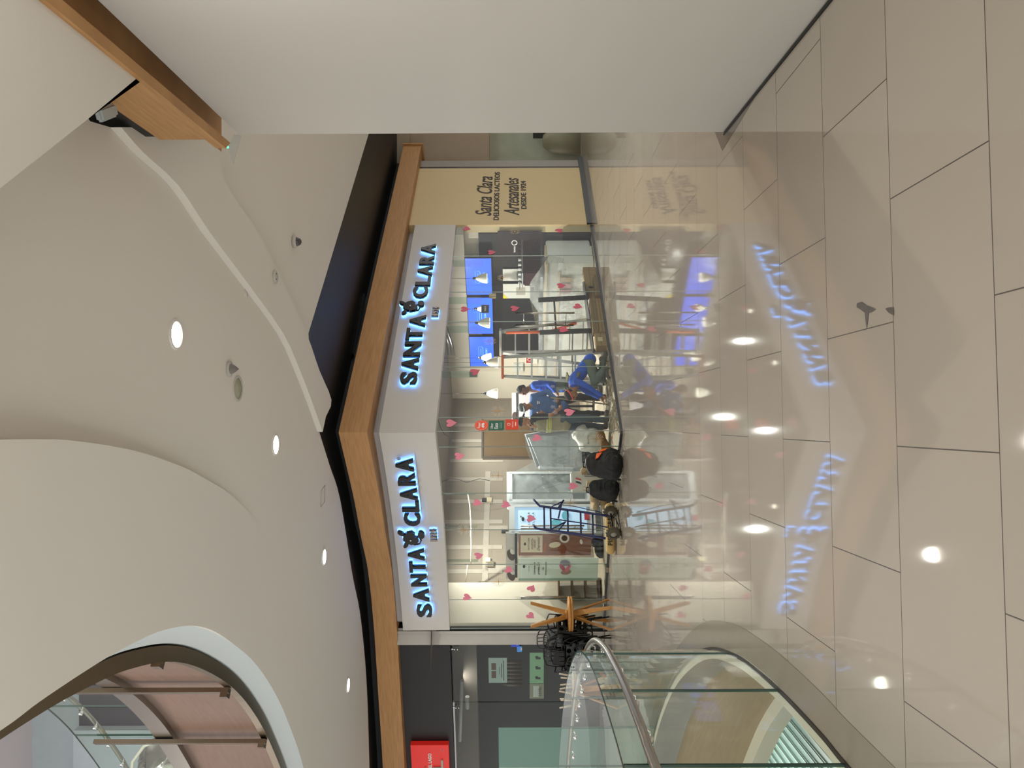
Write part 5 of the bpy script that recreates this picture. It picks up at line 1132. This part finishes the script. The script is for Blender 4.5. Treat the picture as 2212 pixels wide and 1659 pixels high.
# ---- stacked black chairs
CH = mat('black chair plastic', '#0b0b0c', .35, var=.15)
def chair(loc, rz, lb):
    o = root('stacking_chair', tuple(loc), lb, 'chair', 'stacked black chairs by the shop front', rz)
    b = B(); pts = [(-.22, -.2), (.22, -.2), (.23, .2), (-.23, .2)]
    holes = [[(cx+.055*math.cos(t), cy+.055*math.sin(t), .45) for t in [k*2*PI/14 for k in range(14)]] for cx in (-.14, 0, .14) for cy in (-.1, .08)]
    b.poly([(*p_, .45) for p_ in pts], holes); r_ = bmesh.ops.extrude_face_region(b.bm, geom=list(b.bm.faces)); bmesh.ops.translate(b.bm, vec=(0, 0, .02), verts=[v for v in r_['geom'] if isinstance(v, bmesh.types.BMVert)])
    obj('seat', b, CH, o)
    ap = B(); ap.poly([(x_, -.2, z_) for x_, z_ in ((-.22, .47), (.22, .47), (.2, .33), (-.2, .33))], [[(cx+.045*math.cos(t), -.2, .40+.045*math.sin(t)) for t in [k*2*PI/14 for k in range(14)]] for cx in (-.12, 0, .12)])
    obj('front_apron', ap, CH, o); obj('side_panel', B().box((-.225, 0, .43), (.012, .38, .10)), CH, o); obj('side_panel', B().box((.225, 0, .43), (.012, .38, .10)), CH, o)
    obj('back_shell', B().prism([(-.2, .2, .46), (.2, .2, .46), (.2, .25, .66), (-.2, .25, .66)], (0, .015, 0)), CH, o)
    obj('back_hoop', B().tube([(-.21, .19, .45), (-.23, .24, .62), (-.2, .27, .80), (-.08, .29, .85), (.08, .29, .85), (.2, .27, .80), (.23, .24, .62), (.21, .19, .45)], .013, 8), CH, o)
    for x_ in (-.12, -.04, .04, .12): obj('back_wire', B().tube([(x_, .2, .46), (x_*1.05, .26, .65), (x_, .285, .85)], .009, 6), CH, o)
    obj('arm_wire', B().tube([(-.23, .24, .62), (-.29, .05, .66), (-.27, -.14, .62), (-.22, -.19, .46)], .012, 6), CH, o); obj('arm_wire', B().tube([(.23, .24, .62), (.29, .05, .66), (.27, -.14, .62), (.22, -.19, .46)], .012, 6), CH, o)
    for sx in (-1, 1):
        for sy in (-1, 1): obj('leg', B().tube([(sx*.19, sy*.17, .45), (sx*.23, sy*.23, .0)], .014, 8), CH, o)
    return o
c0 = chair(gp(0, 1371, 14.9, .002), .9, 'bottom black chair of the stack beside the wooden tables')
names = ('second', 'third', 'fourth', 'top')
for k in range(4): dup(c0, tuple(gp(0, 1371-k*3, 14.9, .002+.13*(k+1))), 0.9+.02*k, '%s black chair of the stack beside the wooden tables' % names[k])
c1 = dup(c0, tuple(gp(0, 1412, 14.75, .002)), 2.6, 'bottom black chair of the stack behind the railing end')
for k in range(3): dup(c0, tuple(gp(0, 1412+k*3, 14.75, .002+.13*(k+1))), .25-.03*k, '%s black chair of the stack behind the railing end' % ('second', 'third', 'top')[k])

# ================================================================ GLASS RAILINGS
def arc(path, yrows):          # split a plan path at photo rows -> list of sub paths
    out = []; cuts = []
    for y in yrows: cuts.append(y)
    return cuts
def path_len(P): 
    L_ = [0]
    for a, b_ in zip(P, P[1:]): L_.append(L_[-1]+(V(b_)-V(a)).length)
    return L_
def sub(P, s0, s1, n=10):
    L_ = path_len(P); out = []
    for k in range(n+1):
        s = s0+(s1-s0)*k/n; i = max(j for j in range(len(L_)) if L_[j] <= s+1e-9); i = min(i, len(P)-2)
        f = (s-L_[i])/(L_[i+1]-L_[i]); out.append(tuple(V(P[i]).lerp(V(P[i+1]), f)))
    return out
def s_row(P, y, first=True, d_hint=None):   # arc length where photo row y crosses, nearest to the depth hint
    L_ = path_len(P); best = None
    for i in range(len(P)-1):
        fa = CY-F*P[i][0]/max(P[i][1], .1)-y; fb = CY-F*P[i+1][0]/max(P[i+1][1], .1)-y
        if fa*fb <= 0 and fa != fb:
            t = fa/(fa-fb); d = P[i][1]+(P[i+1][1]-P[i][1])*t
            if best is None or abs(d-d_hint) < abs(best[1]-d_hint): best = (L_[i]+t*(L_[i+1]-L_[i]), d)
    return best[0]
GP = offs(OP, .02)
RP = offs(OP, -.06)
seams = [.6, s_row(GP, 1655, d_hint=4.3), s_row(GP, 1493, d_hint=5.3), s_row(GP, 1413, d_hint=6.4), s_row(GP, 1452, d_hint=8.9), s_row(GP, 1508, d_hint=9.6), s_row(GP, 1571, d_hint=10.2), s_row(GP, 1655, d_hint=11)]
seams.append(seams[-1]+1.3)
def railing(z0, ztop, zrail, lbs, rail_lb, upper=False, sgn=-1, gp_=GP, rp_=RP, edge=.02):
    for k in range(len(seams)-1):
        P = sub(gp_, seams[k]+.006, seams[k+1]-.006, 8); c = P[4]
        o = root('railing_pane', (c[0], c[1], z0), lbs[k], 'glass railing panel', 'upper railing panels' if upper else 'glass railing panels')
        obj('pane', B().wall(P, z0, ztop, .018), GLASSG, o, world=True)
        obj('top_edge', B().wall(P, ztop, ztop+.004, .018), GEDGE, o, world=True)
        for q_ in (P[0], P[-1]): obj('side_edge', B().box((q_[0], q_[1], (z0+ztop)/2), (.014, .006, ztop-z0)), GEDGE, o, world=True)
        m_ = 3 if (seams[k+1]-seams[k]) > 1.6 else 2
        for j in range(m_):
            s = seams[k]+(seams[k+1]-seams[k])*(j+.5)/m_; a_ = V(sub(gp_, s, s+.01, 1)[0]); r_ = V(sub(rp_, min(s, path_len(rp_)[-1]-.02), s+.01, 1)[0]) if False else None
            t_ = (V(sub(gp_, s, s+.02, 1)[1])-a_).normalized(); n_ = V((t_.y, -t_.x)); 
            A = V((a_.x, a_.y, zrail-.05)); 
            cl = obj('clamp', B().lathe([(0, -.028), (.022, -.028), (.024, -.01), (.024, .022), (0, .022)], tuple(A), 12, M=V((0, 0, 1)).rotation_difference(V((n_.x, n_.y, 0))).to_matrix()), CHROME, o, world=True)
            obj('bracket_arm', B().tube([A, A+V((n_.x, n_.y, 0))*.06+V((0, 0, .0)), A+V((n_.x, n_.y, 0))*.075+V((0, 0, .045))], .007, 6), CHROME, o, world=True)
    L_ = path_len(rp_); 
    pts = [(p_[0], p_[1], zrail+.0) for p_ in rp_ if p_[1] > (1.0 if not upper else .5)]
    o = obj('handrail', B().tube(pts, .028, 14, cap=True), STEEL, label=rail_lb, cat='handrail'); return o
L1 = ['nearest glass railing panel at the frame edge', 'long front glass railing panel before the dark upright seam', 'front glass railing panel past the dark seam', 'curved tip glass railing panel', 'first rear glass railing panel beyond the tip', 'second rear glass railing panel', 'third rear glass railing panel before the pale table', 'far rear glass railing panel at the frame edge']
railing(.0, 1.21, 1.07, L1, 'curved brushed steel handrail of the floor opening on this level')
GU = offs(OP, .08); RU = offs(OP, .0)
railing(6.38, 7.4, 7.12, ['upper level railing panel, '+x for x in ('nearest', 'long near one', 'before the tip', 'at the curved tip', 'first beyond the tip', 'second beyond the tip', 'third beyond the tip', 'far end one')], 'curved steel handrail of the upper level opening', True, gp_=GU, rp_=RU)
struct('trim_15', B().strip([(*p_, .012) for p_ in offs(OP, -.0)], [(*p_, .012) for p_ in offs(OP, .03)]).wall(OP, .0, .012), mat('dark shoe', '#2b261f', .3))
# steel posts of the upper rim
for (x, y, xt, lb) in ((345, 1424, 235, 'short steel bar at the near rim of the ceiling opening'), (505, 1490, 138, 'long steel bar crossing the ceiling opening, nearer one'), (593, 1600, 205, 'long steel bar crossing the ceiling opening, farther one')):
    q_ = onz(x, y, CEIL+.2)
    if y > 1450: IP = offs(OP, .15); qq = sub(IP, s_row(IP, y, d_hint=9.6), s_row(IP, y, d_hint=9.6)+.01, 1)[0]; q_ = V((qq[0], qq[1], CEIL+.2))
    zt = at(xt, y, q_.y).z
    o = root('steel_bar', (q_.x, q_.y, CEIL+.17), lb, 'steel bar', 'steel bars of the ceiling opening', .6)
    obj('bar', B().box((0, 0, (zt-CEIL-.17)/2), (.05, .09, zt-CEIL-.17)), STEELD, o)
    obj('bracket', B().box((-.02, .03, .05), (.10, .10, .08)), STEELD, o)
# upper level: dark shop, slot, sculpture
q_ = at(200, 1500, 14.5); struct('wall_upper_shop', B().box((-5.6, 15.2, 8.3), (1.96, .3, 3.8)), mat('dark upper shop', '#1a2226', .2, var=.3, scale=2))
struct('wall_upper_side', B().box((-8.2, 15.0, 8.3), (3.3, .3, 3.8)).box((-7, 15.9, 10.7), (8, 1.4, 1.0)), mat('pale upper panel', '#a9b4b8', .6))
A, Q = onz(110, 1566, 11.15), onz(125, 1665, 11.15); obj('slot_diffuser', B().hexa([A+V((-.08, 0, 0)), A+V((.08, 0, 0)), Q+V((.08, 0, 0)), Q+V((-.08, 0, 0))], [A+V((-.08, 0, .04)), A+V((.08, 0, .04)), Q+V((.08, 0, .04)), Q+V((-.08, 0, .04))]), mat('grey slot', '#8b8789', .6), label='grey linear slot in the upper ceiling', cat='air slot')
q_ = at(372, 1655, 14.2)
o = root('hanging_sculpture', (q_.x, q_.y, q_.z-.5), 'silver crumpled hanging ornament with a white curved tube on the upper level', 'ornament')
obj('crumpled_foil', crumple(B().sphere((0, 0, .55), .55, 40, (1, .8, 1.0)), .16, 5), mat('crumpled silver', '#aaa99c', .25, .9, var=.2, scale=10), o)
obj('white_tube', B().tube([(-.1, -.5, 1.0), (.35, -.55, .95), (.62, -.55, .75), (.72, -.55, .5), (.5, -.5, .1)], .03, 8), mat('cream tube', '#d9d4c0', .4), o)
# slot diffusers in the black recess
for a, b_, lb in (((702, 770), (740, 640), 'near'), ((775, 520), (806, 425), 'far')):
    A, Q = onz(*a, CEIL+.02), onz(*b_, CEIL+.02); A = onz(a[0]+60, a[1], CEIL+.02); Q = onz(b_[0]+46, b_[1], CEIL+.02)
    o = obj('slot_diffuser', B().box((A+Q)/2-V((0, 0, .01)), ((A-Q).length, .14, .03), math.atan2((Q-A).y, (Q-A).x)), mat('glossy black slot', '#050506', .2), label='%s black air slot set in the black ceiling recess' % lb, cat='air slot')
# ---- ceiling fittings
o = root('dome_camera', tuple(onz(634, 522, CEIL)), 'white dome camera with grey glass on the right ceiling', 'camera')
obj('base', B().lathe([(0, 0), (.085, 0), (.085, -.03), (.07, -.045), (0, -.045)], n=24), RIM if 'RIM' in globals() else WHITE2, o); obj('dome', B().sphere((0, 0, -.045), .06, 16, (1, 1, 1.1)), mat('smoked dome', '#4b474c', .08), o)
o = root('ceiling_speaker_cone', tuple(onz(494, 797, CEIL)), 'white ceiling fitting with grey conical grille beside the round speaker', 'ceiling fitting')
obj('base', B().lathe([(0, 0), (.085, 0), (.085, -.02), (0, -.03)], n=24), WHITE2, o); obj('grille', B().lathe([(.06, -.02), (.035, -.07), (0, -.11)], n=8), mat('grey grille', '#77736f', .5), o)
o = root('ceiling_speaker', tuple(onz(513, 839, CEIL)), 'round flush ceiling speaker with greenish grille', 'speaker')
obj('rim', B().lathe([(.115, 0), (.115, -.012), (.14, -.012), (.145, 0)], n=32), WHITE2, o); obj('grille', B().lathe([(0, -.008), (.115, -.008), (.115, 0)], n=32), mat('speaker grille', '#a3a188', .6), o)
o = root('smoke_detector', tuple(onz(593, 598, CEIL-.08)), 'small white plate detector with two dark dots on the curved soffit', 'detector')
obj('plate', B().lathe([(0, 0), (.085, 0), (.09, -.015), (.06, -.03), (0, -.03)], n=8), WHITE2, o)
for s_ in (-1, 1): obj('led', B().sphere((.035*s_, -.03, -.028), .01, 8), mat('led dark', '#553b38'), o)
obj('ceiling_patch', B().lathe([(0, 0), (.07, 0), (.07, -.004), (0, -.004)], tuple(onz(531, 634, CEIL)), 7), mat('pale patch', '#cfc9bf', .7), label='faint white patch on the main ceiling by the soffit edge', cat='patch')  # pale thin disc on the ceiling plane
q_ = onz(230, 243, 4.55); obj('emergency_lamp', B().box(q_, (.09, .24, .05), -.5, bev=.015), mat('lamp housing', '#aeb6ba', .4), label='small grey-white lamp housing in the black recess over the near wall', cat='lamp')
q_ = onz(505, 322, CEIL-.3); 
o = root('ceiling_flap', tuple(at(505, 318, 7.3)), 'small white hanging flap with a tiny green light at the wood beam end', 'ceiling fitting')
obj('flap', B().hexa([at(506, 290, 7.3), at(520, 292, 7.3), at(503, 352, 7.5), at(492, 320, 7.4)], [q2+V((0, .02, 0)) for q2 in (at(506, 290, 7.3), at(520, 292, 7.3), at(503, 352, 7.5), at(492, 320, 7.4))]), WHITE2, o, world=True)
obj('led', B().sphere(at(492, 318, 7.32), .012, 8), mat('green led', '#6fd7a8', .3, emit='#4fe0a0', es=2), o, world=True)
# access hatch lines on the left ceiling
A = onz(697, 1070, CEIL); obj('access_hatch', B().tube([onz(x, y, CEIL-.004) for x, y in ((702, 1048), (694, 1060), (693, 1095), (701, 1085))], .004, 4, closed=True), mat('hatch line', '#a8a49b'), label='faint square access hatch in the ceiling near the corner', cat='hatch')
# ---- dark shop contents
GP2 = glassmat('clear glass', '#f2f7f4')
def dpl(x, y, o_=0): return onpl(x, y, D(0, o_, 0), dn)
for a, b_, lb in ((.02, 1.50, 'dark shop front pane right of its seam'), (1.52, 4.6, 'dark shop front pane left of its seam')):
    obj('shop_window', B().box(D((a+b_)/2, 0, 1.56), (b_-a, .012, 3.1), aD), GP2, label=lb, cat='shop window')
obj('window_trim', B().box(D(3.0, .0, 3.1), (3.0, .05, .035), aD), mat('pale strip', '#b9b9bb', .4), label='thin pale strip under the charcoal fascia', cat='trim')
for x, y, lb in ((982, 1402, 'right one'), (985, 1528, 'left one')):
    q_ = dpl(x, y, -.04); o = root('glass_clamp', tuple(q_), 'chrome glass clamp under the charcoal fascia, '+lb, 'clamp'); obj('stem', B().tube([(0, 0, .1), (0, 0, 0)], .012), CHROME, o)
    for s_ in (0, -.06): obj('knob', B().sphere((0, -.02, s_), .02, 10), CHROME, o)
def dsheet(x0, x1, y0, y1, off, c, lb, name='paper_sign', em=0):
    A, Q = dpl(x0, y1, off), dpl(x1, y0, off); w_ = (V((A.x, A.y))-V((Q.x, Q.y))).length; h_ = A.z-Q.z; o = root(name, ((A.x+Q.x)/2, (A.y+Q.y)/2, Q.z), lb, 'sign', rz=math.atan2((Q-A).y, (Q-A).x))
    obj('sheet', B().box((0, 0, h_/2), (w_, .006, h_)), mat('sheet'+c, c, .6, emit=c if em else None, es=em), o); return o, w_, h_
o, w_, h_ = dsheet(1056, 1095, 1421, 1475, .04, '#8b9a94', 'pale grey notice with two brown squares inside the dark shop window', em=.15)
for s_ in (-1, 1): obj('brown_square', B().box((s_*w_*.16, -.006, h_*.72), (w_*.27, .004, h_*.25)), mat('muted brown', '#5c4038'), o)
b = B(); puttext(b, 'QR MENU' if False else 'Aviso', frame((0, -.006, h_*.4), (1, 0, 0)), w=w_*.2) if False else None
for k in range(3): b.box((0, -.006, h_*(.42-.12*k)), (w_*(.3+.25*k), .004, .014 if k else .008))
obj('print_lines', b, INK, o)
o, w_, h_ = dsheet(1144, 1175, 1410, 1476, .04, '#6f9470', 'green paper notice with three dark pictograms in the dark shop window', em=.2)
for s_ in (-.33, 0, .33): obj('pictogram', B().box((s_*w_, -.006, h_*.4), (.05, .004, .1)).box((s_*w_+.03, -.006, h_*.5), (.04, .004, .06)), INK, o)
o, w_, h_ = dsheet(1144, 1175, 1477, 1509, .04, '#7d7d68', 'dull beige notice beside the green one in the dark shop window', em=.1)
obj('pale_field', B().box((0, -.006, h_*.55), (w_*.75, .004, h_*.4)), mat('pale field', '#b9bdb8'), o); b = B(); puttext(b, 'LEVEL', frame((0, -.008, h_*.3), (1, 0, 0)), w=w_*.6, off=.01); obj('print', b, INK, o)
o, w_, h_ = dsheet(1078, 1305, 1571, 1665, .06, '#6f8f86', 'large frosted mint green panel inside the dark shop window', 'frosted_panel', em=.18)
obj('bright_strip', B().box((-w_*.42, -.006, h_/2), (.03, .004, h_)), mat('bright mint', '#a9c6b8'), o)
obj('fluorescent_tube', B().tube([dpl(998, 1470, 1.0), dpl(993, 1600, 1.0)], .045, 10).tube([dpl(1000, 1505, 1.0)-V((0, 0, .1)), dpl(998, 1530, 1.0)-V((0, 0, .12))], .05, 8), mat('dim tube', '#8d8a86', .4, emit='#8d8a86', es=.12), label='long dim white tube lamp under the dark shop ceiling', cat='lamp')  # tube brightened by a faint glow put into its material
for k in range(7):
    q_ = dpl(1128, 1430+k*8, 2.6); obj('bottle', B().lathe([(0, 0), (.045, 0), (.045, .35), (.018, .45), (.018, .52), (0, .52)], tuple(q_), 12), mat('dim amber', '#5d5036', .3), label='dim amber bottle on the back shelf of the dark shop', cat='bottle', group='bottles in the dark shop')
q_ = dpl(1152, 1454, 2.6); obj('bottle_shelf', B().box(q_-V((0, 0, .02)), (1.0, .3, .03), aD), DARKM, label='dark shelf carrying the dim bottles', cat='shelf')
# red sign
RED = mat('red sign face', '#d6261f', .4, emit='#d6261f', es=.25)
A, Q = dpl(893, 1700, -.14), dpl(969, 1605, -.14); w_ = (V((A.x, A.y))-V((Q.x, Q.y))).length; h_ = A.z-Q.z
o = root('shop_sign', ((A.x+Q.x)/2, (A.y+Q.y)/2, Q.z), 'red sign board with small white and large grey raised letters, cut by the frame', 'sign', rz=math.atan2((Q-A).y, (Q-A).x))
obj('board', B().box((0, 0, h_/2), (w_, .12, h_)), RED, o)
def rl(x, y): 
    p_ = dpl(x, y, -.2); return p_
GL = mat('grey raised letter', '#b5aca2', .5)
b = B(); puttext(b, 'DEL LAGO', frame(rl(929, 1645), -dd), w=.38*w_, h=.075, off=.02, ext=.015); obj('lettering', b, WV, o, world=True)
b = B(); puttext(b, 'EL', frame(rl(947, 1665), -dd), w=.62, h=.22, off=.03, ext=.03); obj('lettering', b, GL, o, world=True)
b = B(); puttext(b, 'L', frame(rl(912, 1665), -dd), w=.2, h=.18, off=.03, ext=.03); obj('lettering', b, GL, o, world=True)
b = B().tube([rl(955, 1619)+V((.025*math.cos(a), 0, .025*math.sin(a))) for a in [k*PI/8 for k in range(16)]], .005, 5, closed=True); obj('registered_mark', b, GL, o, world=True)
# ---- lower level seen through the opening
rb = B()
for k in range(60): rb.box((-10.5+.16*k, 11, -2.56), (.025, 19, .02))
obj('lower_canopy', B().box((-6, 11, -2.62), (9.6, 19, .06)), mat('grey-green ribbed glass', '#6f8480', .3, var=.05), label='grey-green ribbed canopy on the level below, seen through the opening', cat='canopy')
obj('lower_canopy_ribs', rb, mat('pale rib', '#84948f', .4), kind='stuff', label='thin pale ribs along the grey-green canopy below', cat='canopy ribs')
# floor scuffs
b = B()
for pts in (((1851, 655), (1862, 652), (1872, 660), (1884, 664), (1892, 668), (1884, 674), (1876, 676), (1875, 690), (1872, 711), (1869, 690), (1868, 676), (1858, 668), (1850, 664)), ((1912, 667), (1920, 664), (1930, 664), (1931, 682), (1920, 676))):
    b.poly([tuple(onz(x, y, .0025)) for x, y in pts])
obj('floor_stain', b, mat('dark smear', '#4a4238', .4, var=.3, scale=30), label='dark smeared stain on the floor tile in the middle foreground', cat='stain')
# ================================================================ LIGHTS OF THE PLACE AND ADDED FILL LAMPS
GLOW = mat('lamp glow', '#ffffff', .5, emit='#fff1d8', es=14)
RIM = mat('lamp rim', '#d9d6cf', .4)
def downlight(p, r, power, label, grp='recessed ceiling spots', glow=True):
    o = root('ceiling_light', (p.x, p.y, p.z), label, 'ceiling light', grp)
    obj('diffuser', B().lathe([(0, -.012), (r*.9, -.012), (r*.9, -.002)], n=28), GLOW, o)
    obj('rim', B().lathe([(r*.9, -.004), (r*.93, -.016), (r*1.1, -.012), (r*1.12, -.0)], n=28), RIM, o)
    if power: lamp('SPOT', (p.x, p.y, p.z-.03), power, r*.8, spot=2.6, blend=.8)
    return o
for (x, y), lb in zip(((379, 723), (594, 961), (699, 1203), (751, 1480)), ('largest round ceiling spot, nearest, in the white ceiling', 'second round ceiling spot above the shop corner', 'third round ceiling spot over the left shop front', 'farthest round ceiling spot near the black ceiling slot')):
    downlight(onz(x, y, CEIL), .125, 80, lb)
# added unseen downlights behind and beside the viewer (the mall goes on)
for k, (x, y) in enumerate(((0.4, -1.5), (-2.5, -2.5), (-.4, 1.6), (1.4, 3.0))):
    z = 4.2 if (x > .3) else CEIL-.22
    lamp('AREA', (x, y, z-.05), 40, .25)
lamp('AREA', (-5.5, 6.5, 10.9), 900, 4, color=(.95, .96, 1))  # unseen lamp added to brighten the upper level
lamp('AREA', (-5.5, 4, -1.6), 110, 2)  # unseen lamp added to brighten the canopy below
lamp('AREA', (-6.5, 12.5, -1.6), 90, 2)  # second added lamp, over the far part of the canopy
for x, y in ((4.6, 9.0), (6.2, 12.0), (4.2, 11.2)): lamp('AREA', (x, y, CEIL-.05), 85, .3)  # unseen lamps added past the near wall to lift the right ceiling
# shop interior
for t, s, e in ((2.2, 2.2, 150), (4.6, 1.8, 125), (1.2, 4.2, 110), (4.6, 4.2, 95)):
    lamp('AREA', tuple(S(t, s, 3.35)), e, .07, color=(1, .96, .9))
lamp('AREA', tuple(D(2, 1.2, 3.0)), 5, .4)
